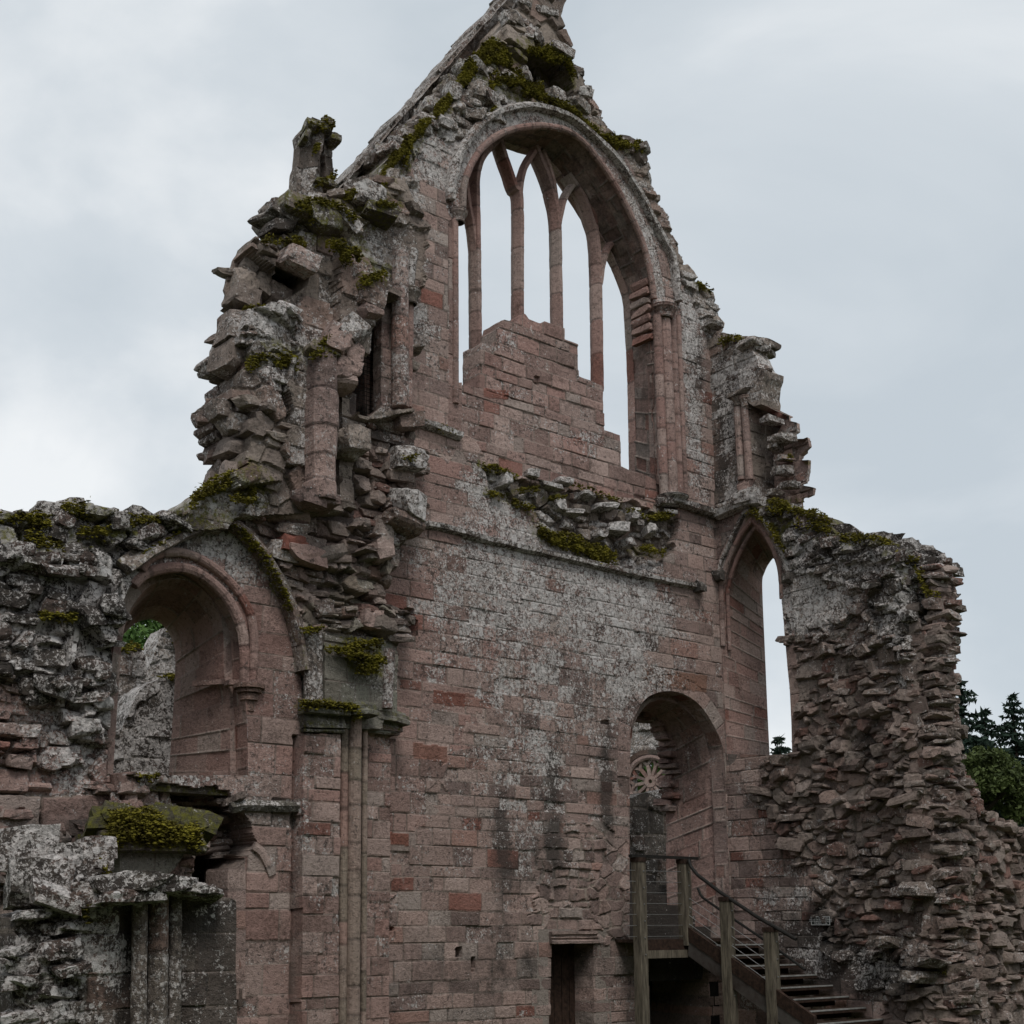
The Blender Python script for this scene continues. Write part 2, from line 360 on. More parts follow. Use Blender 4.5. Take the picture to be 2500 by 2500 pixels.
        mb.add(V, F, c=s.C[used], m=np.clip(s.M[used], -1, 2))
        # skirts
        E = []
        pad = np.zeros((ny+1, nx+1), bool); pad[1:ny, 1:nx] = kp
        K = pad[1:ny, 1:nx]
        for (nbk, a, b) in ((pad[0:ny-1, 1:nx], (0,0), (0,1)), (pad[1:ny, 2:nx+1], (0,1), (1,1)), (pad[2:ny+1, 1:nx], (1,1), (1,0)), (pad[1:ny, 0:nx-1], (1,0), (0,0))):
            m = K & ~nbk; jj, ii = np.nonzero(m)
            E.append(np.stack([idx[jj+a[0], ii+a[1]], idx[jj+b[0], ii+b[1]]], -1))
        E = np.concatenate(E); vid = np.unique(E); mp_ = np.full(used.sum(), -1, np.int64); mp_[vid] = np.arange(len(vid))
        uf = U[used][vid]; zf = Z[used][vid]; hf = s.H[used][vid]; tf = T[used][vid]; cf = s.C[used][vid]; mf = s.M[used][vid]
        ok = tf > 0.001
        K_ = 9; n = len(vid); VV = []; CC = []; ang_u = fbm(uf, zf, .7, 2, 3)
        for k in range(K_+1):
            f = k/K_; dep = hf - (tf+hf)*f
            j = .016 if k else 0
            q = uf*1.1+zf*1.3
            VV.append(s.pl.P(uf + j*fbm(q*3, dep*5+0*q, 1.2, 2, 61), zf + j*fbm(q*3, dep*5+0*q, 1.2, 2, 62), dep))
            CC.append(cf*(.85+.3*vn(q*5, dep*6, 5))[:,None])
        q = []
        e = mp_[E]; e = e[ok[e[:,0]] & ok[e[:,1]]]
        for k in range(K_): q.append(np.stack([e[:,0]+k*n, e[:,0]+(k+1)*n, e[:,1]+(k+1)*n, e[:,1]+k*n], -1))
        mb.add(np.concatenate(VV), np.concatenate(q), c=np.concatenate(CC), m=np.concatenate([mf]*(K_+1)))
        if s.back:
            st = max(3, int(.12/c)); py_ = (-kp.shape[0]) % st; px_ = (-kp.shape[1]) % st; kk = np.pad(kp, ((0,py_),(0,px_))).reshape((kp.shape[0]+py_)//st, st, (kp.shape[1]+px_)//st, st).all((1,3))
            for _ in range(int(1.1*s.thick/(st*c))):
                e_ = np.pad(kk, 1); kk = kk & e_[:-2,1:-1] & e_[2:,1:-1] & e_[1:-1,:-2] & e_[1:-1,2:]
            jj, ii = np.nonzero(kk); zz = s.zs[np.minimum(jj*st, ny-1)]; uu = s.us[np.minimum(ii*st, nx-1)]
            w_ = st*c; n = len(uu); vv = np.concatenate([s.pl.P(uu+a*w_, zz+b*w_, -s.thick+0*uu) for a, b in ((0,0),(0,1),(1,1),(1,0))])
            i = np.arange(n); mb.add(vv, np.stack([i, i+n, i+2*n, i+3*n], -1), c=(.17,.14,.12))
def resample(P, n):
    P = np.asarray(P, float); d = np.concatenate([[0], np.cumsum(np.linalg.norm(np.diff(P, axis=0), axis=1))])
    t = np.linspace(0, d[-1], n); return np.stack([np.interp(t, d, P[:,k]) for k in range(3)], -1), d[-1]
def smooth_path(pts, n=8):
    """Catmull-Rom through points"""
    P = [np.asarray(p, float) for p in pts]; P = [2*P[0]-P[1]]+P+[2*P[-1]-P[-2]]; o = []
    for i in range(1, len(P)-2):
        a, b, c, d = P[i-1:i+3]
        for k in range(n):
            t = k/n; o.append(.5*((2*b)+(c-a)*t+(2*a-5*b+4*c-d)*t*t+(3*b-a-3*c+d)*t**3))
    o.append(P[-2]); return np.array(o)
def loft(mb, A, B, cell=.03, ch=.24, bw=.42, seed=0, pal='red', relief=.010, sp=(0,0,0), joint=.012, flip=False):
    n = max(4, int(max(resample(A, 2)[1], resample(B, 2)[1])/cell)); A_, LA = resample(A, n); B_, LB = resample(B, n)
    dep = np.linalg.norm(A_-B_, axis=1).mean(); m = max(2, int(dep/cell))
    f = np.linspace(0, 1, m); G = A_[:,None,:]*(1-f)[None,:,None] + B_[:,None,:]*f[None,:,None]
    su = np.linspace(0, max(LA, LB), n)[:,None]+0*f[None,:]; sv = 0*su + f[None,:]*dep
    k, ci, jd, lu, lz = masonry(sv, su, ch, bw, seed, .004); ed = sst(jd, 0, joint)
    r = hsh(k, ci, seed+11); h = (r-.5)*relief*ed - relief*(1-ed)*1.3 + relief*.5*fbm(sv, su, 5, 3, seed)
    tu = np.gradient(G, axis=0); tv = np.gradient(G, axis=1); nn = np.cross(tu, tv); nn /= np.linalg.norm(nn, axis=2, keepdims=True)+1e-9
    if flip: nn = -nn
    edge = np.minimum(1, np.minimum(np.arange(m)[None,:], (m-1-np.arange(m))[None,:])/2.0)
    G = G + nn*(h*edge)[...,None]
    c = palcol(hsh(k, ci, seed+13), pal)*(1+.13*(hsh(k, ci, seed+14)[...,None]*2-1))*ed[...,None] + np.array([.2,.17,.15])*(1-ed)[...,None]
    i = np.arange(n*m).reshape(n, m)
    mb.add(G.reshape(-1,3), np.stack([i[:-1,:-1], i[1:,:-1], i[1:,1:], i[:-1,1:]], -1).reshape(-1,4), c=c.reshape(-1,3), m=sp)
def sweep(mb, path, N_, prof, block=.35, seed=0, pal='ashlar', sp=(0,0,0), step=.03, cap=True, wear=.006, jit=.0):
    """prof: closed list of (a,b): a sideways in the wall plane, b outward along N_"""
    path = np.asarray(path, float); _, L_ = resample(path, 2); n = max(3, int(L_/step)); P, _ = resample(path, n)
    T = np.gradient(P, axis=0); T /= np.linalg.norm(T, axis=1, keepdims=True)+1e-9; N_ = np.asarray(N_, float)
    A = np.cross(T, N_); A /= np.linalg.norm(A, axis=1, keepdims=True)+1e-9
    pr = np.array(prof); m = len(pr); s_ = np.linspace(0, L_, n)
    rg = np.random.default_rng(seed); bl = [0]
    while bl[-1] < L_: bl.append(bl[-1]+block*rg.uniform(.6, 1.4))
    bi = np.searchsorted(bl, s_, side='right')-1; bl = np.array(bl+[bl[-1]+1]); jd = np.minimum(s_-bl[bi], bl[bi+1]-s_)
    joint = 1-.055*np.exp(-(jd/.012)**2)
    sc = joint*(1+jit*(hsh(bi, bi*0, seed)-.5))
    G = P[:,None,:] + A[:,None,:]*(pr[None,:,0]*sc[:,None])[...,None] + N_[None,None,:]*(pr[None,:,1]*sc[:,None])[...,None]
    k = np.arange(m)[None,:]+0*s_[:,None]; w_ = wear*fbm(s_[:,None]*3+0*k, k*.7+seed, 2.0, 3, seed)
    G = G + w_[...,None]*N_ + A[:,None,:]*(.7*wear*fbm(s_[:,None]*3+5+0*k, k*.7-seed, 2.0, 3, seed+3))[...,None]
    c = palcol(hsh(bi, bi*0+1, seed), pal)*(1+.12*(hsh(bi, bi*0+2, seed)[:,None]*2-1))
    c = np.repeat(c[:,None,:], m, 1)*np.where(jd < .016, .5, 1)[:,None,None]
    i = np.arange(n*m).reshape(n, m); j = np.roll(i, -1, 1)
    q = np.stack([i[:-1], i[1:], j[1:], j[:-1]], -1).reshape(-1,4); v = G.reshape(-1,3); cc = c.reshape(-1,3); t = []
    if cap:
        v = np.concatenate([v, P[:1], P[-1:]]); cc = np.concatenate([cc, cc[:1], cc[-1:]]); a = n*m
        t = [(a, i[0,x], j[0,x]) for x in range(m)]+[(a+1, j[-1,x], i[-1,x]) for x in range(m)]
    mb.add(v, q, t, c=cc, m=sp)
def circ(r, n=10, sy=1.0, oy=0.0): return [(r*math.cos(2*math.pi*k/n), oy+r*sy*math.sin(2*math.pi*k/n)) for k in range(n)]
def rect(a0, a1, b0, b1): return [(a0,b0),(a1,b0),(a1,b1),(a0,b1)]
def tube(mb, pts, r, n=8, **k):
    P = np.array(pts, float); T = np.gradient(P, axis=0); T /= np.linalg.norm(T, axis=1, keepdims=True)+1e-9
    up = np.where(np.abs(T[:,2:3]) > .95, np.array([[1.,0,0]]), np.array([[0,0,1.]])); A = np.cross(T, up); A /= np.linalg.norm(A, axis=1, keepdims=True); B = np.cross(T, A)
    r = np.broadcast_to(np.asarray(r, float), (len(P),)); th = np.arange(n)/n*2*math.pi
    G = P[:,None]+r[:,None,None]*(A[:,None]*np.cos(th)[None,:,None]+B[:,None]*np.sin(th)[None,:,None])
    i = np.arange(len(P)*n).reshape(-1, n); j = np.roll(i, -1, 1); a = len(P)*n
    t = [(a, i[0,x], j[0,x]) for x in range(n)]+[(a+1, j[-1,x], i[-1,x]) for x in range(n)]
    mb.add(np.concatenate([G.reshape(-1,3), P[:1], P[-1:]]), np.stack([i[:-1], i[1:], j[1:], j[:-1]], -1).reshape(-1,4), t, **k)
# ---- loose stones
def _proto(seed):
    rg = np.random.default_rng(seed); n = 4; V = {}; vs = []; F = []
    def vid(p):
        if p not in V: V[p] = len(vs); vs.append(p)
        return V[p]
    for ax in range(3):
        for sg in (0, n):
            for a in range(n):
                for b in range(n):
                    q = []
                    for da, db in ((0,0),(1,0),(1,1),(0,1)):
                        p = [0,0,0]; p[ax] = sg; p[(ax+1)%3] = a+da; p[(ax+2)%3] = b+db; q.append(vid(tuple(p)))
                    F.append(q if sg else q[::-1])
    v = np.array(vs, float)/n*2-1
    l = np.abs(v).max(1); r = np.linalg.norm(v, axis=1); k = .13
    v = v*((1-k)+k*l/r*1.15)[:,None]
    for _ in range(4):      # chop corners with random planes
        d = rg.normal(size=3); d /= np.linalg.norm(d); off = rg.uniform(.85, 1.25); ex = v@d-off
        v = v-np.maximum(ex, 0)[:,None]*d
    v += .028*rg.normal(size=v.shape); v[:,0] += .25*rg.uniform(-1,1)*v[:,2]; return v, np.array(F)
PROTO = [_proto(k) for k in range(14)]
def rock(mb, c, size, U, N_, rot=(0,0,0), col=(.2,.17,.15), m=(0,0,0)):
    v, F = PROTO[random.randrange(14)]; v = v*np.array(size)/2
    R = np.array(Matrix.Rotation(rot[2], 3, 'Z') @ Matrix.Rotation(rot[1], 3, 'Y') @ Matrix.Rotation(rot[0], 3, 'X'))
    v = v@R.T; v = v[:,:1]*np.asarray(U) + v[:,1:2]*np.asarray(N_) + v[:,2:3]*np.array([0,0,1.]); mb.add(v+np.asarray(c), F, c=col, m=m)
def rpal(p, lum=.2):
    return tuple(palcol(np.array([random.random()]), p)[0]*(1+random.uniform(-lum, lum)))
def strew(mb, fd, mask, n, size=(.12,.34), h=(.05,.14), dep=(.15,.35), out=.0, pal='rubble', tilt=.18, m=None, bed=True):
    jj, ii = np.nonzero(mask[:-1,:-1] & fd.keep)
    if len(jj) == 0: return
    for _ in range(n):
        k = random.randrange(len(jj)); u = fd.us[ii[k]]; z = fd.zs[jj[k]]; H = fd.H[jj[k], ii[k]]
        w_ = random.uniform(*size); hh = random.uniform(*h); d = random.uniform(*dep)
        mm = m if m is not None else (fd.M[jj[k], ii[k], 0]+random.uniform(-.2,.2), max(0, fd.M[jj[k], ii[k], 1]), 0)
        rock(mb, fd.pl.P(u, z, H-d*.28+out*random.random()), (w_, d, hh), fd.pl.U, fd.pl.N,
             (random.uniform(-tilt,tilt), random.uniform(-tilt,tilt), random.uniform(-.5,.5)), rpal(pal), mm)
def edge_rocks(mb, pl, pts, d, th, step=.16, size=(.16,.4), h=(.07,.18), pal='rubble', m=(0,.1,0), out=.04, n_deep=3):
    """stones along a broken outline (px points), at several depths through the wall"""
    P = [pl.px(x, y, d) for x, y in pts]
    for a, b in zip(P[:-1], P[1:]):
        L_ = math.hypot(b[0]-a[0], b[1]-a[1]); n = max(1, int(L_/step+random.random()))
        for k in range(n):
            f = (k+random.random())/n
            for q in range(n_deep):
                dd = d-.12-(th-.2)*(q+random.random()*.6)/n_deep
                rock(mb, pl.P(a[0]+(b[0]-a[0])*f+random.uniform(-1,1)*out, a[1]+(b[1]-a[1])*f+random.uniform(-1,1)*out-.04, dd),
                     (random.uniform(*size), random.uniform(.25,.5), random.uniform(*h)), pl.U, pl.N,
                     (random.uniform(-.15,.15), random.uniform(-.15,.15), random.uniform(-.5,.5)), rpal(pal),
                     (m[0]+random.uniform(-.3,.3), m[1]+random.uniform(-.1,.2), m[2]))
# ---- moss cushions
_ic = [(0,0,1)]+[(math.cos(k*1.2566)*.894, math.sin(k*1.2566)*.894, .447) for k in range(5)]+[(math.cos(k*1.2566+.628)*.894, math.sin(k*1.2566+.628)*.894, -.447) for k in range(5)]+[(0,0,-1)]
_if = [(0,1+k,1+(k+1)%5) for k in range(5)]+[(1+k,6+k,1+(k+1)%5) for k in range(5)]+[(1+(k+1)%5,6+k,6+(k+1)%5) for k in range(5)]+[(11,6+(k+1)%5,6+k) for k in range(5)]
_ic = np.array(_ic); _if = np.array(_if)
def tufts(mb, P, r, flat=.5, blades=2):
    P = np.asarray(P); n = len(P)
    if n == 0: return
    rr = np.asarray(r)*RNG.uniform(.5, 1.3, n); J = 1+.35*RNG.normal(size=(n,12,1))
    V = P[:,None]+_ic[None]*J*rr[:,None,None]*np.array([1,1,flat]); T = _if[None]+(np.arange(n)*12)[:,None,None]
    mb.add(V.reshape(-1,3), None, T.reshape(-1,3))
    if blades:
        k = n*blades; b = np.repeat(P, blades, 0)+RNG.normal(size=(k,3))*np.repeat(rr, blades)[:,None]*.7; d = RNG.normal(size=(k,3)); d[:,2] = d[:,2]*.8+.15; d *= .018
        s_ = RNG.normal(size=(k,3))*.006; v = np.stack([b-s_, b+s_, b+d], 1)
        mb.add(v.reshape(-1,3), None, np.arange(k*3).reshape(-1,3))
def moss_line(mb, pl, pts, d, width=.12, dens=260, depth=.12, r=.022, drop=.08):
    P = [pl.px(x, y, d) for x, y in pts]
    for a, b in zip(P[:-1], P[1:]):
        L_ = math.hypot(b[0]-a[0], b[1]-a[1]); n = int(L_*dens*(1.2+width*9))
        f = RNG.random(n); u = a[0]+(b[0]-a[0])*f; z = a[1]+(b[1]-a[1])*f
        cl = vn(u*6, z*6, 77); kk = RNG.random(n) < cl*2.0
        t = RNG.random(n); dd = d+depth*(RNG.random(n)-.35)
        zz = z+width*(RNG.random(n)**1.5-.35)*cl*1.3 - drop*RNG.random(n)**3
        tufts(mb, pl.P(u, zz, dd)[kk], r*.85)
def paint_moss(fd, lst, d):
    for pts, wd, *_ in lst:
        _, b, _s = near_path(fd, [fd.pl.px(x, y, d) for x, y in pts], 0, .6); fd.M[...,2] += np.where(b < 5, .55*np.exp(-(b/(wd*.9+.05))**2), 0)
def moss_patch(mb, fd, mask, n, r=.022, up=.015):
    jj, ii = np.nonzero(mask[:-1,:-1] & fd.keep)
    if len(jj) == 0: return
    k = RNG.integers(0, len(jj), n); u = fd.us[ii[k]]; z = fd.zs[jj[k]]; cl = vn(u*4, z*5, 71)+.5*vn(u*11, z*13, 72); ok = cl > .68
    H = fd.H[jj[k], ii[k]]; tufts(mb, fd.pl.P(u, z, H+up*RNG.random(n))[ok], r)
# ================================================================== setting
g = MB(); g.box((-400,-400,-.6), (400,600,0)); 
go = g.build('ground', 'grass'); go['kind'] = 'structure'
def T_(l, t=1.2, d=0): return [(x, y, t, d) if len(q) == 2 else q for q in l for x, y in [q[:2]]]
def lp(pl, pts, t=1.2, d=0.0):
    o = []
    for p in pts:
        tt = p[2] if len(p) > 2 else t; dd = p[3] if len(p) > 3 else d
        u, z = pl.px(p[0], p[1], dd); o.append((u, z, tt))
    return o
# ================================================================== GABLE WALL (A)
gable = thing('ruined_gable_wall', 'tall red sandstone gable wall with big traceried pointed window, mossy broken edges', 'wall')
A_right = [(1391,95),(1409,169),(1433,194),(1436,214),(1446,238),(1462,263),(1460,292),(1480,314),(1507,335),(1530,343),(1565,357),(1572,384),(1581,412),(1585,430),(1587,448),(1590,465),(1610,477),(1605,502),(1622,505),(1630,517),(1634,556),(1656,596),(1658,618),(1678,654),(1700,687),(1717,700),(1732,707),(1735,722),(1741,747),(1736,769),(1754,772),(1766,790),(1762,809),(1745,822)]
A_left = [(930,2700),(945,2420),(935,1400),(930,1280),(900,1240),(890,900),(890,560),(900,470),(935,400),(965,361),(1016,317),(1063,270),(1100,220),(1130,180),(1180,135),(1225,70),(1290,-10),(1330,-30),(1370,20)]
outer = rag(lp(PA, A_left[6:], 1.0), .035, .10, 4)[:-1] + rag(lp(PA, A_right, 1.0), .03, .09, 5)
outer = lp(PA, A_left[:6], .4) + outer
cu, cz = PA.px(1745, 822); outer += [(XB+.2, outer[-1][1], .3), (XB+.2, -1.8, .3)]
intr_px = [(1129,509),(1130,462),(1139,426),(1156,390),(1181,357),(1217,330),(1261,314),(1301,309),(1333,309),(1377,318),(1417,342),(1453,383),(1489,433),(1518,484),(1543,535),(1565,585),(1580,636),(1589,680),(1596,730)]
ID = -.12          # infill face sits a little behind the wall face
inf_top = [(1118,933),(1141,939),(1172,949),(1175,836),(1208,847),(1208,806),(1219,798),(1223,783),(1232,780),(1250,785),(1264,787),(1270,769),(1283,765),(1292,778),(1319,789),(1330,784),(1344,789),(1377,801),(1377,829),(1411,841),(1413,919),(1444,930),(1473,941),(1475,1050),(1515,1062),(1516,1138),(1534,1145),(1612,1169)]
hole = [(x, y, 0.0, 0.0) for x, y in intr_px] + [(1598,780,0.0,0.0),(1606,957,0.0,0.0),(1613,1166,0.0,0.0)] + [(x, y, .55, ID) for x, y in inf_top[::-1][1:-1]] + [(1116,934,0.0,0.0),(1116,560,0.0,0.0),(1117,522,0.0,0.0)]
# smooth arch
ip = smooth_path([PA.px(x, y) for x, y in intr_px], 6)
win_loop = [(p[0], p[1], 0.0) for p in ip] + lp(PA, hole[len(intr_px):])
door_out = [(1537,2330),(1537,1900),(1538,1800),(1543,1765),(1560,1728),(1577,1706),(1599,1693),(1628,1687),(1657,1690),(1686,1703),(1711,1724),(1732,1753),(1748,1782),(1760,1811),(1766,1840),(1770,1900)]
DOORX = min(PA.px(1770, 1900)[0], XB-.03)
dp = [PA.px(x, y) for x, y in door_out]; dp = [(min(a, DOORX), b) for a, b in dp]
LANDZ = PA.px(1560, 2296)[1]
dsm = smooth_path(dp[2:], 6)
door_loop = [(dp[0][0], LANDZ-.02, 0.0), (dp[1][0], dp[1][1], 0.0)] + [(min(p[0], DOORX), p[1], 0.0) for p in dsm] + [(DOORX, LANDZ-.02, 0.0)]
void_loop = lp(PA, [(1585,2330),(1730,2330),(1730,2700),(1585,2700)], 1.2)
low_loop = lp(PA, [(1346,2306),(1448,2302),(1452,2700),(1340,2700)], .9)
fa = Field(PA, [outer, win_loop, door_loop, void_loop, low_loop], .0165, 1.0)
allm = np.ones_like(fa.U, bool)
red_m = fa.poly([(800,1190),(1120,1100),(1190,1195),(1330,1250),(1340,1330),(1240,1500),(1180,1700),(1080,1900),(1000,2100),(900,2300),(800,2300)], jit=.2, seed=3)
inf_m = fa.poly([(1117,1045),(1117,700),(1597,740),(1606,957),(1612,1169),(1613,1228),(1560,1222),(1480,1215),(1300,1180),(1178,1135),(1150,1080),(1117,1060)], ID)
top_m = fa.Z > PA.px(1100, 560)[1]
base = ~inf_m
fa.courses(base & ~red_m, .205, .40, 21, 'ashlar', .012)
fa.courses(base & red_m, .215, .44, 22, 'red', .012)
# rougher old patch above the small door
pm = fa.poly([(1330,2060),(1400,2000),(1490,2010),(1536,2060),(1536,2290),(1400,2310),(1290,2250)], jit=.1, seed=8)
fa.H[pm] = 0; fa.M[pm] = 0; fa.rubble(pm, .13, .28, 31, 'ashlar', .030, .04, .02, .5)
fa.H[inf_m] = ID; fa.courses(inf_m, .19, .42, 24, 'red', .020, warp=.02)
# broken sill between window and string course
sill = fa.poly([(1178,1140),(1300,1180),(1480,1215),(1613,1240),(1650,1225),(1655,1290),(1645,1352),(1600,1385),(1530,1390),(1480,1370),(1440,1335),(1380,1300),(1330,1290),(1290,1235),(1230,1220),(1190,1185)], jit=.06, seed=2)
zt = np.interp(fa.U, [PA.px(1178,1140)[0], PA.px(1613,1240)[0]], [PA.px(1178,1140)[1], PA.px(1613,1235)[1]])
fa.H[sill] = -.10-.06*sst(zt[sill]-fa.Z[sill], .05, .5); fa.rubble(sill, .16, .30, 35, 'grey', .11, .06, .03)
# gable head: weathered blocks, hollow near the apex
head = fa.poly([(860,480),(1016,300),(1100,200),(1240,-60),(1420,-60),(1440,250),(1560,350),(1600,440),(1480,300),(1400,275),(1280,265),(1190,285),(1120,345),(1030,330),(1000,420),(940,520)], jit=.1, seed=6)
fa.H[head] = 0; fa.rubble(head, .24, .48, 36, 'grey', .09, .06, .025, .8)
hol = fa.poly([(1281,135),(1330,118),(1380,140),(1400,185),(1412,240),(1405,262),(1370,235),(1335,215),(1283,190)], jit=.03, seed=3); fa.H[hol] -= .55
er = fa.poly([(1500,250),(1570,330),(1700,690),(1740,830),(1800,830),(1800,300)]) | fa.poly([(1480,300),(1570,340),(1640,540),(1720,720),(1760,830),(1728,830),(1690,740),(1640,640),(1600,540),(1540,400)])
fa.H[er] = 0; fa.rubble(er, .20, .40, 37, 'grey', .07, .05, .03, .8)
# dressed arch stones round the window and the doorway
def near_path(fd, P, lo, hi):
    """mask of cells whose distance to polyline P (u,z) lies between lo and hi; also arc position"""
    P = np.asarray(P)[:, :2]; b = np.full(fd.U.shape, 1e9); s_ = np.zeros(fd.U.shape); acc = 0
    for p, q in zip(P[:-1], P[1:]):
        d = q-p; l = np.hypot(*d)+1e-9; x0, x1 = sorted((p[0], q[0])); y0, y1 = sorted((p[1], q[1]))
        i0 = max(0, np.searchsorted(fd.us, x0-hi)-1); i1 = np.searchsorted(fd.us, x1+hi)+1; j0 = max(0, np.searchsorted(fd.zs, y0-hi)-1); j1 = np.searchsorted(fd.zs, y1+hi)+1
        sl = (slice(j0,j1), slice(i0,i1)); f = np.clip(((fd.U[sl]-p[0])*d[0]+(fd.Z[sl]-p[1])*d[1])/l/l, 0, 1)
        dd = np.hypot(fd.U[sl]-p[0]-f*d[0], fd.Z[sl]-p[1]-f*d[1]); m = dd < b[sl]; b[sl] = np.where(m, dd, b[sl]); s_[sl] = np.where(m, acc+f*l, s_[sl]); acc += l
    return (b >= lo) & (b <= hi), b, s_
def ring(fd, P, w_, h, bl, seed, pal, keep_mask=None, d0=0.0, li=0.0):
    m, b, s_ = near_path(fd, P, 0, w_)
    if keep_mask is not None: m &= keep_mask
    k = np.floor(s_/bl + .3*hsh(np.floor(s_/bl).astype(np.int64), np.zeros_like(s_, dtype=np.int64), seed)).astype(np.int64)[m]
    q = s_[m]/bl + .0; jd = np.abs((s_[m]/bl) - np.round(s_[m]/bl))*bl; ed = sst(jd, 0, .012)*sst(w_-b[m], 0, .014)
    r = hsh(k, k*0, seed+5); fd.H[m] = d0 + (r-.5)*h*ed - .014*(1-ed) + .006*fbm(fd.U[m], fd.Z[m], 6, 3, seed)
    fd.C[m] = palcol(hsh(np.round(s_[m]/bl-.5).astype(np.int64), k*0, seed+6), pal)*(.55+.45*ed)[:,None]; fd.M[m] = 0; fd.M[m,0] = li
ring(fa, ip, .30, .012, .38, 41, 'ashlar', li=.55)
ring(fa, door_loop[1:-1], .26, .015, .40, 42, 'ashlar')
jl = [PA.px(1116,560), PA.px(1117,1040)]
ring(fa, jl, .16, .01, .5, 43, 'red', ~inf_m)
# red and dark single stones
for (x0,y0,x1,y1,c) in ((1058,1684,1136,1716,(.155,.062,.046)),(1136,1692,1200,1722,(.19,.105,.085)),(1010,1812,1092,1850,(.175,.09,.07)),(1194,940,1253,962,(.175,.075,.058)),(1414,1058,1450,1072,(.17,.08,.062)),(948,2030,997,2060,(.165,.07,.052)),(1540,1618,1585,1652,(.18,.10,.07)),(1585,1630,1725,1672,(.175,.098,.072))):
    m = fa.poly([(x0,y0),(x1,y0+(x1-x0)*.14),(x1,y1+(x1-x0)*.14),(x0,y1)], jit=.006); fa.C[m] = np.array(c)*(.9+.2*vn(fa.U[m]*9, fa.Z[m]*9, 4))[:,None]; fa.H[m] += .006
# knocked-out holes
for (x,y,rx,rz,dp_) in ((985,1508,.17,.13,.35),(1003,1530,.12,.12,.3),(1120,2325,.06,.07,.15),(1322,922,.05,.06,.05),(957,2268,.03,.03,.08),(1478,1764,.10,.03,.05),(1155,2355,.03,.10,.08)):
    u, z = PA.px(x, y); m = (np.abs(fa.U-u) < rx*(.8+.4*vn(fa.Z*9,fa.U*0,int(x)))) & (np.abs(fa.Z-z) < rz*(.8+.4*vn(fa.U*9,fa.Z*0,int(y)))); fa.H[m] -= dp_
# lichen, stains; wide wall-foot blobs add painted shade to the damp soiling
B_ = fa.blob
for (x,y,ru,rz,v) in ((1060,330,.8,.8,1.0),(1180,240,.8,.6,.9),(960,470,.5,.6,.7),(1000,600,.3,.9,.75),(1040,830,.4,.6,.35),(1350,240,1.,.4,.8),(1600,520,.5,1.2,.75),(1680,760,.35,1.0,1.1),(1690,1000,.3,1.2,.9),(1720,1150,.3,.5,.6),(1280,1300,1.1,.5,1.25),(1500,1420,1.2,.55,1.25),(1180,1170,.6,.3,.7),(1400,1540,1.4,.9,.95),(1150,1450,.9,.7,.75),(1300,1750,1.3,1.0,.62),(1560,1600,.8,.8,.8),(1620,1740,.8,.4,.5),(1280,2000,1.5,.8,.28),(1250,860,.4,.5,.5),(1380,1050,.8,.5,.4)):
    B_(x, y, ru, rz, 0, v, seed=int(x+y))
for (x,y,ru,rz,v) in ((1225,2060,.16,1.1,.62),(1350,1950,.18,1.2,.66),(1480,1900,.16,1.2,.68),(1420,1500,.25,.8,.3),(1460,1480,.22,.7,.3),(1500,1350,1.0,.35,.32),(1620,1120,.2,1.6,.25),(1700,900,.3,1.4,.40),(1290,2100,.6,.5,.3),(1200,2380,3.,.5,.22),(1420,2180,.8,.8,.15),(1100,230,1.2,.6,.2),(1350,180,.6,.5,.3),(1400,2350,2.5,.35,.12)):
    B_(x, y, ru, rz, 1, v, 2.0, seed=int(x*3+y))
for (x,y,ru,rz,v) in ((1180,160,.5,.35,.5),(1330,210,.4,.3,.3),(1480,310,.4,.3,.25)): B_(x, y, ru, rz, 2, v)
MOSS_A = ((([(890,500),(935,420),(975,370),(1030,310),(1085,255),(1130,190)]), .20, 520), (([(1130,190),(1165,150),(1200,125),(1240,150),(1285,215),(1320,225)]), .36, 420), (([(1190,200),(1230,190),(1280,205),(1330,240),(1370,262)]), .22, 400),
      (([(1370,255),(1400,275),(1440,315),(1480,335),(1520,350),(1565,360)]), .16, 380), (([(1283,118),(1330,128),(1385,148),(1400,185)]), .24, 400), (([(1195,215),(1205,260),(1180,290)]), .08, 160), (([(1000,355),(985,400)]), .10, 200),
      (([(1175,1133),(1215,1142),(1262,1160)]), .06, 200), (([(1190,1200),(1225,1210)]), .06, 160), (([(1250,1222),(1300,1240)]), .08, 200), (([(1315,1290),(1345,1312),(1400,1325),(1450,1345),(1500,1360)]), .20, 360), (([(1440,1350),(1480,1375)]), .12, 220), (([(1560,1335),(1620,1348)]), .09, 200), (([(1530,1240),(1580,1262),(1640,1255)]), .07, 180), (([(1340,1215),(1380,1210)]), .05, 150), (([(1260,1195),(1310,1190)]), .04, 140), (([(1010,1022),(1050,1034),(1110,1056)]), .04, 200), (([(1395,1180),(1520,1222)]), .02, 80), (([(1695,690),(1720,700),(1738,712)]), .06, 150))
paint_moss(fa, MOSS_A, .03)
mb = MB(); fa.mesh(mb)
strew(mb, fa, sill, 28, (.10,.32), (.05,.13), (.12,.25), .02, 'grey', m=(.9,.25,.1))
strew(mb, fa, head, 45, (.2,.5), (.12,.28), (.2,.4), .02, 'grey', m=(.7,.2,.1))
edge_rocks(mb, PA, A_right, 0, 1.0, .17, (.18,.42), (.12,.26), 'grey', (.6,.2,0), .03, 2)
edge_rocks(mb, PA, [(965,361),(1016,317),(1063,270),(1100,220),(1130,180),(1180,140)], 0, .9, .25, (.2,.45), (.12,.24), 'grey', (.6,.2,.3), .03, 2)
random.seed(5)
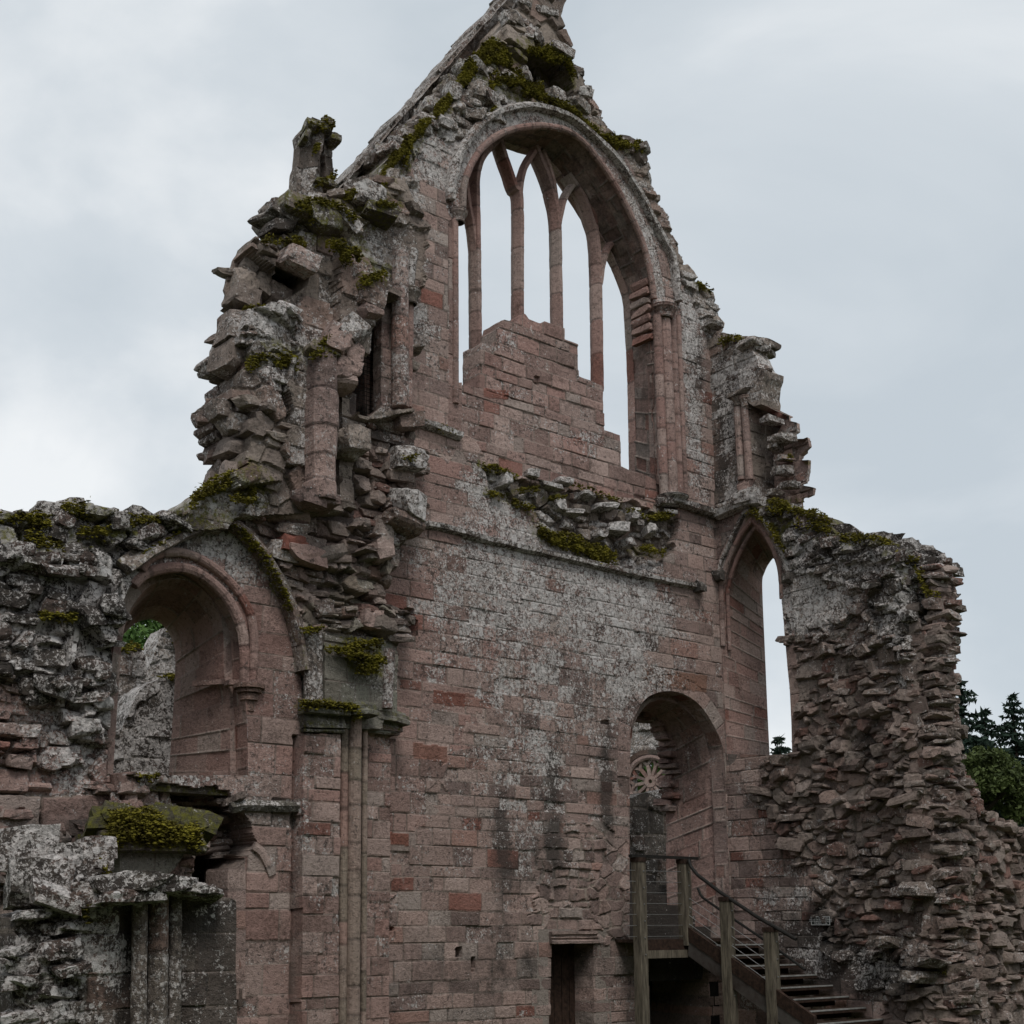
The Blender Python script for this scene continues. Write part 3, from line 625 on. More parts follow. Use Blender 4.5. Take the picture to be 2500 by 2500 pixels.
for (x, y, s1, s2) in ((1330,1190,.5,.2),(1365,1182,.38,.16),(1290,1165,.28,.22),(1220,1178,.3,.34),(1390,1255,.5,.2),(1470,1240,.6,.2),(1540,1262,.35,.3),(1500,1295,.5,.26),(1580,1300,.3,.3),(1455,1310,.34,.24),(1620,1255,.35,.18),(1525,1330,.3,.2),(1350,1240,.32,.28),(1420,1215,.4,.14)):
    rock(mb, PA.p3(x, y, -.09), (s1*.7, .4, s2*.6), PA.U, PA.N, (.1, random.uniform(-.15,.15), random.uniform(-.3,.3)), rpal('grey'), (1.0,.3,.1))
mb.build('masonry', 'stone', gable)
# reveals of the great window
arch_front = [PA.P(p[0], p[1], -.005) for p in ip] + [PA.p3(1598,780), PA.p3(1606,957), PA.p3(1613,1185)]
rear_px = [(1098,540),(1102,500),(1112,455),(1132,405),(1160,372),(1190,352),(1222,346),(1250,356),(1280,366),(1311,374),(1344,402),(1377,444),(1400,482),(1430,532),(1462,578),(1494,632),(1518,686),(1532,732),(1536,788),(1543,917),(1548,1160)]
TD = -.68
rear = [PA.p3(x, y, TD) for x, y in rear_px]; rear = list(smooth_path(rear, 4))
def sub(P, q0, q1, N_):
    P = np.asarray(P); return list(P)
def wrap(A, B, n=60):
    A_, _ = resample(A, n); B_, _ = resample(B, n); return A_, B_
af_, ar_ = wrap(arch_front, rear)
step_ = af_*.62+ar_*.38
mb = MB(); loft(mb, af_, step_, .03, .26, .30, 51, 'red', .014, (-.2,.30,0)); loft(mb, step_, ar_, .03, .24, .3, 52, 'red', .016, (-.2,.36,0))  # soffit shade painted into the stone through the stain mask
# outer side of the reveal behind the tracery
bk = [p - PA.N*.32 + PA.U*(.36*sst(np.array(k_/59.), .25, .75)-.0) + np.array([0,0,.22*math.sin(math.pi*k_/59.)]) for k_, p in enumerate(ar_)]; loft(mb, ar_, bk, .05, .26, .3, 53, 'red', .008)
sweep(mb, [p+PA.N*.02 for p in ar_[2:]], PA.N, rect(-.015,.02,-.12,.04), .5, 3, 'red')
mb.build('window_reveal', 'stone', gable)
# stepped relieving courses inside the right reveal
mb = MB()
for k in range(7):
    x, y = 1580+k*1.5, 690+k*22; a = PA.p3(x, y, -.10)
    rock(mb, a-PA.U*.03-PA.N*.15, (.10,.42,.13), PA.U, PA.N, (0,0,0), rpal('red'), (0,.1,0))
mb.build('reveal_corbels', 'stone', gable)
# hood and roll mouldings
hood_px = [(1095,492),(1096,462),(1102,430),(1112,390),(1138,343),(1170,303),(1210,278),(1254,265),(1301,263),(1344,272),(1384,288),(1420,314),(1456,346),(1496,386),(1525,426),(1558,477),(1587,535),(1612,582),(1634,625),(1645,680),(1652,738)]
def pth(pl, pts, d, n=6): return smooth_path([pl.p3(x, y, d) for x, y in pts], n)
mb = MB(); sweep(mb, pth(PA, hood_px, 0), PA.N, [(-.07,-.03),(-.06,.07),(-.01,.13),(.05,.12),(.07,.03),(.07,-.03)], .45, 4, 'grey', (.9,.1,0), wear=.014)
mb.build('hood_mould', 'stone', gable)
mb = MB(); roll = [(x*.5+hx*.5, y*.5+hy*.5) for (x, y), (hx, hy) in zip(intr_px, [hood_px[int(round(i*(len(hood_px)-1)/(len(intr_px)-1)))] for i in range(len(intr_px))])]
sweep(mb, [PA.P(p[0], p[1], .0)+PA.N*.01 for p in ip], PA.N, circ(.055, 10), .42, 5, 'red', (.1,.1,0))
mb.build('arch_roll_moulding', 'stone', gable)
# pier shafts and capitals right of the window
for (x0, y0, x1, y1, r) in ((1604,770,1622,1225,.075),(1621,770,1641,1228,.11),(1640,760,1660,1230,.07),(1655,770,1674,1235,.05)):
    mb = MB(); sweep(mb, [PA.p3(x0,y0,.02), PA.p3(x1,y1,.02)], PA.N, circ(r, 12), .42, int(x0), 'red', (.05,.05,0), wear=.003); mb.build('pier_shaft', 'stone', gable)
def capital(pl, x, y, r, h, d=.02, name='capital', parent=None, pal='red', sp=(.3,.2,0), square=False):
    c = pl.p3(x, y, d); mb = MB(); n = 16
    prof = [(r*.95,-h*1.0),(r*1.12,-h*.9),(r*.98,-h*.8),(r*1.05,-h*.5),(r*1.35,-h*.15),(r*1.55,0),(r*1.6,h*.12),(r*1.5,h*.2),(r*1.6,h*.3),(r*1.45,h*.42),(0.01,h*.45)]
    V = []; th = np.arange(n)/n*2*math.pi
    for rr, zz in prof:
        k = 1.0
        V.append(c + rr*(np.cos(th)[:,None]*pl.U+np.sin(th)[:,None]*pl.N)+np.array([0,0,zz]))
    V = np.concatenate(V); i = np.arange(len(prof)*n).reshape(-1, n); j = np.roll(i, -1, 1)
    mb.add(V, np.stack([i[:-1], j[:-1], j[1:], i[1:]], -1).reshape(-1,4), c=rpal(pal,.1), m=sp)
    return mb.build(name, 'stone', parent)
capital(PA, 1619, 758, .15, .16, .03, parent=gable); capital(PA, 1119, 524, .09, .14, .0, parent=gable)
capital(PA, 1641, 1218, .17, .10, .03, 'shaft_base', gable, 'grey', (1,.2,.1))
mb = MB(); sweep(mb, [PA.p3(1111,535,.0), PA.p3(1112,985,.0)], PA.N, circ(.05,10), .5, 9, 'red', wear=.003); mb.build('jamb_shaft', 'stone', gable)
# string courses
def string(pts, name='string_course', prof=None, d=0, pl=PA, parent=gable, sp=(.8,.25,.1), pal='grey', seed=1, wear=.016, n=3):
    mb = MB(); sweep(mb, pth(pl, pts, d, n), pl.N, prof or [(-.05,-.03),(.05,-.03),(.06,.02),(.03,.10),(-.03,.11),(-.05,.05)], .7, seed, pal, sp, wear=wear)
    return mb.build(name, 'stone', parent)
string([(1005,1283),(1065,1286),(1200,1322),(1400,1368),(1560,1405),(1712,1436)], seed=2)
string([(1012,1030),(1060,1044),(1120,1066)], seed=3, prof=[(-.05,-.03),(.05,-.03),(.08,.02),(.04,.12),(-.03,.13),(-.06,.05)])
string([(1600,1226),(1650,1228),(1700,1244),(1753,1258)], seed=4, prof=[(-.06,-.03),(.06,-.03),(.08,.04),(.05,.16),(-.03,.18),(-.06,.06)])
# tracery: four mullions with branching bars
TR = -.60
def bar(mb, pts, w_=.08, dp_=.13, seed=1, pal='red', n=6):
    sweep(mb, pth(PA, pts, TR, n), PA.N, [(-w_,-.02),(-w_*.35,-dp_),(w_*.35,-dp_),(w_,-.02),(w_,.02),(w_*.42,dp_),(-w_*.42,dp_),(-w_,.02)], .55, seed, pal, (-.15,.12,0), wear=.005)
mull = [
 [[(1160,975),(1160,800),(1158,600),(1156,480),(1157,440),(1166,400),(1184,368),(1214,344)], [(1158,640),(1150,565),(1140,510),(1133,460),(1131,430)]],
 [[(1263,800),(1263,650),(1262,490),(1250,462),(1238,425),(1222,380),(1212,345)], [(1262,510),(1266,455),(1277,412),(1296,380),(1312,360)]],
 [[(1359,820),(1357,680),(1354,545),(1342,480),(1327,430),(1312,395),(1300,362)], [(1354,560),(1352,500),(1345,450),(1332,405),(1318,372)], [(1357,560),(1368,505),(1382,472),(1402,448)]],
 [[(1458,960),(1455,760),(1450,600),(1436,540),(1418,490),(1400,460),(1380,430)], [(1452,620),(1450,570),(1444,530),(1430,500)], [(1459,700),(1466,650),(1480,610),(1500,588)]],
]
for i, parts in enumerate(mull):
    mb = MB()
    for j, p in enumerate(parts): bar(mb, p, .080 if j == 0 else .062, .125 if j == 0 else .10, i*7+j)
    mb.build('window_mullion', 'stone', gable)
# gable coping slab behind the broken front face, running down to the left
cop = MB()
cp = [(812,478),(1128,112),(1220,6),(1300,-86)]; D2 = -1.05
c0 = pth(PA, cp, D2, 2)
sweep(cop, c0, PA.N, [(-.07,-.25),(.0,-.28),(.045,.10),(.035,.34),(-.07,.34)], .42, 6, 'grey', (.7,.25,.2), wear=.035, jit=.55)
fc = Field(PA, [rag(lp(PA, [(800,560),(803,485),(1128,116),(1225,8),(1310,-80),(1380,-40),(1330,100),(1200,200),(1020,420),(960,560)], .5, D2+.25), .004, .3, 3)], .03, .6)
allc = np.ones_like(fc.U, bool); fc.H += D2+.25; fc.thick = 1.3; fc.courses(allc, .26, .6, 61, 'grey', .02); fc.M[...,0] += .5; fc.M[...,1] += .1; fc.lt = [np.full(len(l), .55) for l in fc.loops]
fc.mesh(cop)
cop.build('gable_coping', 'stone', gable)
# doorway reveal
d_in = [(1537,2330),(1537,2000),(1538,1850),(1545,1772),(1562,1740),(1583,1716),(1608,1708),(1632,1710),(1661,1722),(1686,1743),(1707,1768),(1719,1792),(1727,1822),(1735,1862),(1742,1900),(1748,2000),(1752,2300)]
d_rear = [(1470,2330),(1470,1900),(1480,1830),(1500,1775),(1530,1748),(1558,1742),(1585,1758),(1600,1780),(1612,1805),(1620,1830),(1624,1860),(1626,1950),(1626,2100),(1630,2300)]
f0 = [PA.P(p[0], p[1], 0.0) for p in door_loop]
f1 = [PA.P(p[0]*1.0, p[1], -.28) for p in door_loop]
rr_ = [PA.p3(x, y, -1.2) for x, y in d_rear]; rr_[0][2] = rr_[-1][2] = LANDZ-.3
sh = [PA.P(PA.px(x, y, -.28)[0], PA.px(x, y, -.28)[1], -.28) for x, y in d_in]
f0_, f1_ = wrap(f0, f1, 90); s_, r_ = wrap(sh, rr_, 90); 
mb = MB(); loft(mb, f0_, f1_, .03, .24, .3, 54, 'ashlar', .010); loft(mb, f1_, s_, .03, .24, .3, 56, 'ashlar', .006); loft(mb, s_, r_, .03, .24, .42, 55, 'red', .016, (0,.15,0)); 
mb.build('doorway_reveal', 'stone', gable)
mb = MB()
for k in range(26):      # torn masonry at the back edge of the doorway
    f = k/25; p = np.array(r_[45+int(f*19)]); rock(mb, p+PA.N*random.uniform(-.05,.15)+PA.U*random.uniform(-.02,.05), (random.uniform(.12,.3), random.uniform(.2,.4), random.uniform(.06,.14)), PA.U, PA.N, (0,0,random.uniform(-.4,.4)), rpal('red'), (0,.25,0))
mb.build('torn_masonry', 'stone', gable)
# small blocked door at the foot: lintel, recessed plank door
mb = MB(); u0, z0 = PA.px(1340, 2288); u1, _ = PA.px(1452, 2284); zl = PA.px(1346, 2304)[1]
for (a, b_, c_, d_) in ((0, .02, 1, .045), (.12, .05, .75, .06), (.45, .06, .8, .075)):
    pass
hgt = .17
sweep(mb, [PA.P(u0, zl+hgt/2, 0), PA.P(u1, zl+hgt/2, 0)], PA.N, [(-hgt/2,-.1),(-hgt/2,.07),(-.045,.07),(-.035,.045),(-.005,.045),(.005,.06),(.03,.035),(.05,.075),(hgt/2,.075),(hgt/2,-.1)], 5, 3, 'red', (-.2,.25,0)); mb.build('door_lintel', 'stone', gable)
mb = MB(); a = PA.px(1338,2306)[0]; b = PA.px(1470,2306)[0]
for k in range(7):
    x0 = a+(b-a)*k/7; mb.box((x0+.006, .38+.01*random.random(), -.3), (x0+(b-a)/7-.006, .44, zl+.02))
mb.build('plank_door', 'darkwood', gable)
mb = MB(); a = PA.px(1340,2306)[0]-.02; b = PA.px(1452,2306)[0]+.0
mb.box((a-.3,.0,-1.8),(a,.6,zl)); mb.box((b,.0,-1.8),(b+.3,.6,zl)); mb.box((a-.3,.0,zl),(b+.3,.6,zl+.2))
mb.build('door_recess', 'stone', gable)
# box added behind the stair, painted near black for the shade under the landing
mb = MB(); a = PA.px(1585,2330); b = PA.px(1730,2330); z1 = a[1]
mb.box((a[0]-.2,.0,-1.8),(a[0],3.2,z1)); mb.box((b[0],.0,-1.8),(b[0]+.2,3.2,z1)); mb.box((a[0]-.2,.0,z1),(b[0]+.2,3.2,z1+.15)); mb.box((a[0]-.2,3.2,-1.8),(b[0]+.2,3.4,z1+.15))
mb.build('dark_opening_box', 'void', gable)
# moss on the gable
mb = MB(); DM = .04
for pts, wd, dn in MOSS_A:
    moss_line(mb, PA, pts, DM, wd, dn)
mb.build('moss', 'moss', gable, label='olive green moss cushions along broken ledges of the gable')
# ================================================================== WALL B (comes forward on the right)
sidew = thing('ruined_side_wall', 'tall broken rubble wall with pointed lancet window, right of the gable', 'wall')
B_top = [(1745,822),(1755,820),(1768,838),(1801,821),(1815,825),(1822,834),(1841,825),(1847,832),(1837,856),(1845,868),(1855,896),(1877,906),(1876,920),(1870,935),(1868,990),(1889,1000),(1891,1015),(1909,1019),(1909,1040),(1897,1048),(1900,1062),(1935,1055),(1940,1077),(1915,1098),(1914,1112),(1936,1110),(1935,1135),(1931,1167),(1917,1171),(1949,1178),(1947,1196),(1922,1203),(1922,1232),(1935,1233),(1971,1247),(2007,1269),(2025,1283),(2047,1305),(2080,1312),(2130,1307),(2145,1316),(2181,1323),(2183,1341),(2186,1349),(2204,1359),(2236,1359),(2262,1374)]
B_end = [(2274,1450),(2270,1600),(2268,1750),(2272,1850),(2283,1950),(2296,2050),(2308,2150),(2306,2300),(2325,2420),(2330,2700)]
bo = [(-.06, PB.px(1742,822)[1], .3)] + rag(lp(PB, B_top[:35], .38)[:-1]+lp(PB, B_top[34:], .9), .02, .09, 8)[:-1] + rag(lp(PB, [B_top[-1]]+B_end, .3), .03, .12, 9)
bo = [(max(-.06, p[0]), p[1], p[2]) for p in bo] + [(-.06, bo[-1][1], .2)]
lan = [(1763,1842),(1763,1816),(1758,1461),(1762,1420),(1775,1370),(1793,1330),(1812,1295),(1834,1268),(1858,1290),(1880,1325),(1896,1365),(1904,1400),(1908,1461),(1914,1526),(1923,1635),(1928,1682),(1932,1765),(1934,1845)]
lu_ = [PB.px(x, y) for x, y in lan]; lu_ = [(max(p[0], .03), p[1]) for p in lu_]
lsm = [lu_[0]]+list(map(tuple, smooth_path(lu_[1:8], 5)))+list(map(tuple, smooth_path(lu_[7:13], 5)))+lu_[13:]
lanc_loop = [(p[0], p[1], 0.0) for p in lsm]
fb = Field(PB, [bo, lanc_loop], .0165, 1.1)
m = np.ones_like(fb.U, bool)
Lpx = [(1700,1240),(1850,1222),(1870,1235),(1905,1400),(1912,1560),(1860,1880),(1850,1960),(1905,2060),(1960,2110),(1990,2180),(2010,2330),(2150,2420),(2150,2700),(1700,2700)]
ash = fb.poly(Lpx, jit=.09, seed=4); fb.courses(ash, .215, .42, 71, 'ashlar', .014)
fac = fb.poly([(1905,1395),(1990,1405),(2075,1440),(2075,1500),(2030,1512),(1975,1525),(1978,1560),(1930,1575),(1912,1582),(1925,1842),(1945,1842),(1952,1700),(1945,1620)], jit=.02, seed=4)
rest = ~ash & ~fac
ped = fb.poly([(1700,1240),(1870,1240),(1930,1236),(1960,1180),(1960,800),(1700,800)]); 
tail = rest & ~ped
fb.rubble(tail, .125, .25, 72, 'rubble', .12, .07, .028)
drk = fb.poly([(1850,1230),(1935,1225),(2100,1300),(2330,1380),(2340,1500),(2270,1560),(2210,1600),(2120,1480),(2080,1440),(1990,1400),(1905,1395),(1880,1320),(1860,1270)], jit=.15, seed=9) & tail
fb.H[drk] = .02; fb.M[drk] = 0; fb.rubble(drk, .15, .30, 73, 'dark', .12, .06, .025)
fb.H[fac] = .03; fb.courses(fac, .21, .42, 74, 'grey', .012); 
fb.courses(ped, .215, .45, 75, 'grey', .016)
smo = fb.poly([(1838,1000),(1870,990),(1960,1040),(1960,1240),(1838,1240)]); fb.H[smo] = -.32; fb.courses(smo, .20, .36, 76, 'ashlar', .03)
fb.H[smo] -= .12; dn_ = fb.poly([(1832,985),(1872,1012),(1848,1060),(1846,1215),(1834,1215)]); fb.H[dn_] -= .35
q = fb.poly([(1810,905),(1880,905),(1872,1012),(1840,1006),(1815,985)]); fb.H[q] += .10
# bulging foot of the broken end
uE, _ = PB.px(2270, 1700)
fb.H += np.where(tail, .16*sst(fb.U, uE-1.2, uE+.1)*(1-sst(fb.U, uE-.25, uE+.05)) - .30*sst(fb.U, uE-.35, uE+.1), 0)
ring(fb, [p for p in lsm], .20, .010, .40, 77, 'ashlar', ~tail | fb.poly([(1700,1200),(1935,1200),(1935,1500),(1700,1500)]))
Bb = fb.blob
for (x,y,ru,rz,v) in ((1790,880,.6,.9,.95),(1780,1050,.4,.9,.85),(1850,900,.5,.5,.6),(1770,1230,.5,.2,.8),(1970,1470,.6,.35,1.5),(2010,1500,.6,.25,1.3),(2100,1380,1.2,.4,.9),(2250,1480,.7,.5,.9),(2220,1600,.6,.8,.45),(2300,1560,.5,.8,.5),(1950,1320,.5,.4,.9),(1990,2330,.4,.3,.8),(1880,2190,.2,.12,1.3),(1950,2190,.2,.15,1.0),(2160,2360,.5,.3,1.2),(2060,1600,.4,.4,.3),(2150,2100,2,.9,.25)):
    Bb(x, y, ru, rz, 0, v, seed=x)
for (x,y,ru,rz,v) in ((2100,1370,1.3,.45,.45),(1960,1300,.5,.5,.5),(2260,1450,.6,.4,.35),(1770,1000,.35,1.1,.42),(1760,1160,.3,.5,.4),(1990,2260,.6,.35,.7),(2100,2370,1.2,.3,.75),(2040,2380,1.0,.25,.6),(1850,2330,1.,.4,.4),(2120,1820,.3,.4,.5),(1870,2150,.4,.6,.3),(1930,2000,.5,.4,.3)):
    Bb(x, y, ru, rz, 1, v, 1.8, seed=x+3)
for (x,y,ru,rz,v) in ((1850,1270,.25,.5,.5),(1900,1250,.5,.25,.45),(2240,1420,.4,.3,.3)): Bb(x, y, ru, rz, 2, v)
MOSS_B = ((([(1765,836),(1790,824),(1815,822)]), .09, 220), (([(1838,1242),(1865,1262),(1890,1290),(1910,1325),(1925,1345)]), .12, 220), (([(1880,1238),(1930,1238),(1970,1252),(2010,1272),(2030,1290)]), .22, 300), (([(1950,1275),(2000,1290)]), .15, 200), (([(2060,1318),(2130,1312),(2175,1328),(2182,1340)]), .20, 300), (([(2200,1360),(2240,1362)]), .14, 260), (([(2245,1385),(2262,1430),(2270,1445)]), .14, 160), (([(2265,1448),(2290,1446)]), .05, 150), (([(1927,1112),(1934,1114)]), .06, 200), (([(2273,2364),(2320,2368)]), .03, 100))
paint_moss(fb, MOSS_B, .02)
mb = MB(); fb.mesh(mb)
random.seed(21)
strew(mb, fb, tail & ~drk, 230, (.10,.30), (.03,.10), (.10,.26), .02, 'rubble', .2)
strew(mb, fb, tail & ~drk, 90, (.25,.50), (.10,.20), (.16,.30), .0, 'rubble', .25)
strew(mb, fb, drk, 90, (.12,.38), (.06,.18), (.15,.3), .01, 'dark', m=(.6,.3,.05))
edge_rocks(mb, PB, B_top[36:], 0, 1.1, .24, (.2,.45), (.10,.2), 'dark', (.6,.3,.2), .02, 3)
edge_rocks(mb, PB, B_top[:9], -.05, .6, .3, (.15,.3), (.08,.16), 'grey', (.5,.2,.1), .02, 2)
edge_rocks(mb, PB, B_top[-1:]+B_end, .0, .5, .09, (.14,.38), (.05,.17), 'rubble', (.2,0,0), .06, 3)
# end face
PE = Plane((XB, -uE+.12, 0), (1,0,0))
E_sil = [(2262,1372),(2294,1392),(2305,1425),(2327,1450),(2330,1480),(2339,1497),(2332,1515),(2332,1573),(2322,1590),(2316,1617),(2312,1635),(2308,1660),(2325,1675),(2323,1693),(2316,1707),(2334,1714),(2336,1736),(2338,1780),(2341,1816),(2338,1872),(2352,1888),(2366,1905),(2375,1935),(2386,1956),(2400,1985),(2440,2000),(2480,2020),(2540,2035),(2600,2100),(2640,2700)]
eo = rag(lp(PE, E_sil, .7), .03, .09, 12); eo = [(-.05, eo[0][1], .2)]+[(max(-.05, p[0]), p[1], p[2]) for p in eo] + [(-.05, eo[-1][1], .2)]
fe = Field(PE, [eo], .018, .8); am = np.ones_like(fe.U, bool); fe.rubble(am, .13, .26, 81, 'rubble', .13, .07, .028)
td = fe.Z > PE.px(2300, 1500)[1]; fe.M[td,1] += .45; fe.M[td,0] += .5; fe.C[td] *= .75
fe.mesh(mb); strew(mb, fe, am, 220, (.10,.34), (.04,.15), (.15,.38), .05, 'rubble', .15)
edge_rocks(mb, PE, E_sil, .05, .7, .10, (.14,.36), (.06,.2), 'rubble', (.2,.05,0), .03, 3)
random.seed(9)
for (x, y, w_, h_, p) in ((2265,2350,.5,.13,'grey'),(2240,2385,.4,.16,'grey'),(2165,2300,.34,.16,'grey'),(2240,2170,.32,.2,'grey'),(2010,1520,.0,.0,'grey')):
    if w_: rock(mb, PB.p3(x, y, .22), (w_, .4, h_), PB.U, PB.N, (.05,.02,.2), rpal(p), (.45,.2,0))
mb.build('masonry', 'stone', sidew)
# lancet reveal
lf = [PB.P(p[0], p[1], 0.0) for p in lsm]
lr_px = [(1879,1841),(1874,1740),(1868,1600),(1861,1432),(1865,1403),(1874,1381),(1887,1363),(1900,1372),(1918,1400),(1935,1440),(1945,1500),(1960,1700),(1965,1845)]
lr = [PB.p3(x, y, -1.0) for x, y in lr_px]; lr = list(smooth_path(lr[:7], 4))+list(smooth_path(lr[6:], 4))
# match parameters at the apex
def split_wrap(A, ia, B, ib, n=50):
    a1,_ = resample(A[:ia+1], n); a2,_ = resample(A[ia:], n); b1,_ = resample(B[:ib+1], n); b2,_ = resample(B[ib:], n)
    return np.concatenate([a1, a2[1:]]), np.concatenate([b1, b2[1:]])
lr[0] = lr[0]*np.array([1,1,0])+np.array([0,0,lf[0][2]-.1]); lr[-1] = lr[-1]*np.array([1,1,0])+np.array([0,0,lf[0][2]-.1]); lf = [lf[0]-np.array([0,0,.1])]+lf+[lf[-1]-np.array([0,0,.1])]
iaA = int(np.argmax([p[2] for p in lf])); iaB = int(np.argmax([p[2] for p in lr])); A_, B_2 = split_wrap(lf, iaA, lr, iaB)
mid = A_*.70+B_2*.30
mb = MB(); loft(mb, A_, B_2, .025, .215, .38, 84, 'red', .012, (-.1,.05,0)); mb.build('window_reveal', 'stone', sidew)
u0 = lsm[0][0]; z0 = PB.px(1879,1845)[1]; z1s = PB.px(1905,1843,-.5)[1]
mb = MB(); mb.box((XB+.45, -PB.px(1950,1845)[0], z0-.1), (XB+1.12, -.0, z1s), c=(.16,.14,.12), m=(.5,.1,.1)); mb.box((XB+.02, -PB.px(1936,1845)[0], z0-.12), (XB+1.1, -.05, z0), c=(.18,.155,.135), m=(.5,.1,.1)); mb.build('window_sill', 'stone', sidew)
mb = MB(); hp = [(1757,1405),(1766,1370),(1783,1330),(1800,1292),(1818,1255),(1829,1246)]; hp2 = [(1829,1246),(1863,1262),(1890,1300),(1912,1340),(1924,1375),(1928,1415)]
hprof = [(-.035,-.03),(-.03,.05),(.0,.09),(.04,.08),(.045,-.03)]
for h_ in (hp, hp2):
    P_ = [PB.px(x, y) for x, y in h_]; P_ = [PB.P(max(.04, p[0]), p[1], 0) for p in P_]; sweep(mb, smooth_path(P_, 5), PB.N, hprof, .4, 3, 'grey', (.8,.15,.15), wear=.01)
mb.build('hood_mould', 'stone', sidew)
for off, nm, r in ((.0, 'arch_moulding', .045), (.10, 'arch_moulding', .035)):
    mb = MB(); k0 = 6; P_ = [PB.P(p[0]+off*.5*(1 if p[0] < lsm[iaA][0] else -1), p[1]-off*.6, -.02-off) for p in lsm[4:-5]]; sweep(mb, P_, PB.N, circ(r, 8), .4, int(off*10), 'red', (0,.1,0)); mb.build(nm, 'stone', sidew)
# head stop and small corbel
for (x, y, s_) in ((1752,1405,.13),(1706,1432,.14),(1925,1412,.12)):
    mb = MB(); pl = PA if x < 1757 else PB; rock(mb, pl.p3(x, y, .07), (s_*1.1, .2, s_*1.3), pl.U, pl.N, (0,0,0), (.09,.08,.07), (.3,.3,0)); mb.build('head_stop', 'stone', sidew if pl is PB else gable)
# upper part: string, doubled shaft with capital
string([(1758,1259),(1790,1246),(1830,1230),(1868,1222)], d=0, pl=PB, parent=sidew, seed=6, prof=[(-.07,-.03),(.07,-.03),(.09,.05),(.06,.18),(-.04,.20),(-.07,.06)], sp=(1.3,.1,.1))
for (x0, x1, r) in ((1801,1812,.075),(1817,1830,.065)):
    mb = MB(); sweep(mb, [PB.p3(x0+1,992,.05), PB.p3(x1,1172,.05)], PB.N, circ(r,10), .5, x0, 'ashlar', (.1,.05,0), wear=.003); mb.build('wall_shaft', 'stone', sidew)
capital(PB, 1804, 972, .085, .15, .05, 'capital', sidew, 'grey'); capital(PB, 1820, 976, .075, .14, .05, 'capital', sidew, 'grey')
mb = MB(); a = PB.p3(1812, 962, .06); rock(mb, a, (.42,.28,.07), PB.U, PB.N, (0,0,0), rpal('grey'), (.3,0,0)); rock(mb, PB.p3(1822,1215,.08), (.45,.3,.22), PB.U, PB.N, (0,0,0), rpal('grey'), (1.2,.1,.1)); rock(mb, PB.p3(1822,1185,.0), (.25,.2,.2), PB.U, PB.N, (0,0,0), rpal('ashlar'), (.2,.1,0))
for (x, y, w_, h_, d_) in ((1838,842,.5,.14,.0),(1892,1028,.40,.17,-.2),(1918,1072,.55,.20,-.18),(1922,1120,.28,.12,-.25),(1918,1150,.35,.2,-.28),(1936,1186,.42,.14,-.2),(1902,1205,.25,.14,-.22),(1905,1090,.25,.2,-.25),(1862,905,.5,.18,-.08),(1740,800,.3,.25,-.1),(1754,790,.3,.16,0)):
    rock(mb, PB.p3(x-8, y, d_), (w_*.68, .32, h_*.72), PB.U, PB.N, (random.uniform(-.1,.1), random.uniform(-.12,.12), random.uniform(-.25,.25)), rpal('grey'), (.7,.15,.1))
mb.build('broken_blocks', 'stone', sidew)
mb = MB()
for pts, wd, dn in MOSS_B:
    moss_line(mb, PB, pts, .02, wd, dn, .22)
mb.build('moss', 'moss', sidew, label='olive moss cushions along the broken top of the right wall')
# plaque
mb = MB(); c = [PB.px(x, y, .03) for x, y in ((1982,2236),(2028,2238),(2029,2259),(1983,2258))]
U0 = (c[0][0]+c[3][0])/2; U1 = (c[1][0]+c[2][0])/2; Z1 = (c[0][1]+c[1][1])/2; Z0 = (c[2][1]+c[3][1])/2
sign = thing('information_sign', 'small dark rectangular plaque with pale border fixed on wall beside the stairs', 'sign', loc=tuple(PB.P((U0+U1)/2, Z0, .03)))
so_ = PB.P((U0+U1)/2, Z0, .03); hw = (U1-U0)/2; hh = Z1-Z0
def rel(name, mat, u0, u1, z0, z1, d0, d1):
    mb = MB(); P_ = [PB.P(u, z, d)-so_ for d in (d0, d1) for z in (z0, z1) for u in (u0, u1)]; mb.add(P_, [(0,1,3,2),(4,6,7,5),(0,4,5,1),(2,3,7,6),(0,2,6,4),(1,5,7,3)]); return mb
um = (U0+U1)/2
rel('', '', U0, U1, Z0, Z1, .03, .05).build('plate', 'plate', sign)
fr = MB(); t_ = hh*.07
for (a, b, c_, d_) in ((U0,U1,Z1-t_,Z1),(U0,U1,Z0,Z0+t_),(U0,U0+t_,Z0+t_,Z1-t_),(U1-t_,U1,Z0+t_,Z1-t_)):
    P_ = [PB.P(u, z, d)-so_ for d in (.0505, .056) for z in (c_, d_) for u in (a, b)]; fr.add(P_, [(0,1,3,2),(4,6,7,5),(0,4,5,1),(2,3,7,6),(0,2,6,4),(1,5,7,3)])
fr.build('border', 'letter', sign)
for k, tx in enumerate(("SITE OF THE STEPS USED", "DURING THE NIGHTLY SERVICES", "FROM DORMITORY TO CHURCH", "(THE NIGHT STAIR)")):
    cu_ = bpy.data.curves.new('text_line', 'FONT'); cu_.body = tx; cu_.size = hh*.21; cu_.align_x = 'CENTER'; cu_.extrude = .001
    tmp = bpy.data.objects.new('t', cu_); S.collection.objects.link(tmp); bpy.context.view_layer.update(); me_ = bpy.data.meshes.new_from_object(tmp.evaluated_get(bpy.context.evaluated_depsgraph_get())); bpy.data.objects.remove(tmp); me_.materials.clear()
    to = bpy.data.objects.new('text_line', me_); S.collection.objects.link(to); to.parent = sign; to.data.materials.append(MAT['letter'])
    to.matrix_local = Matrix.Translation(Vector(PB.P(um, Z1-hh*(.26+.2*k), .052)-so_)) @ Matrix(((PB.U[0],0,PB.N[0],0),(PB.U[1],0,PB.N[1],0),(0,1,0,0),(0,0,0,1)))
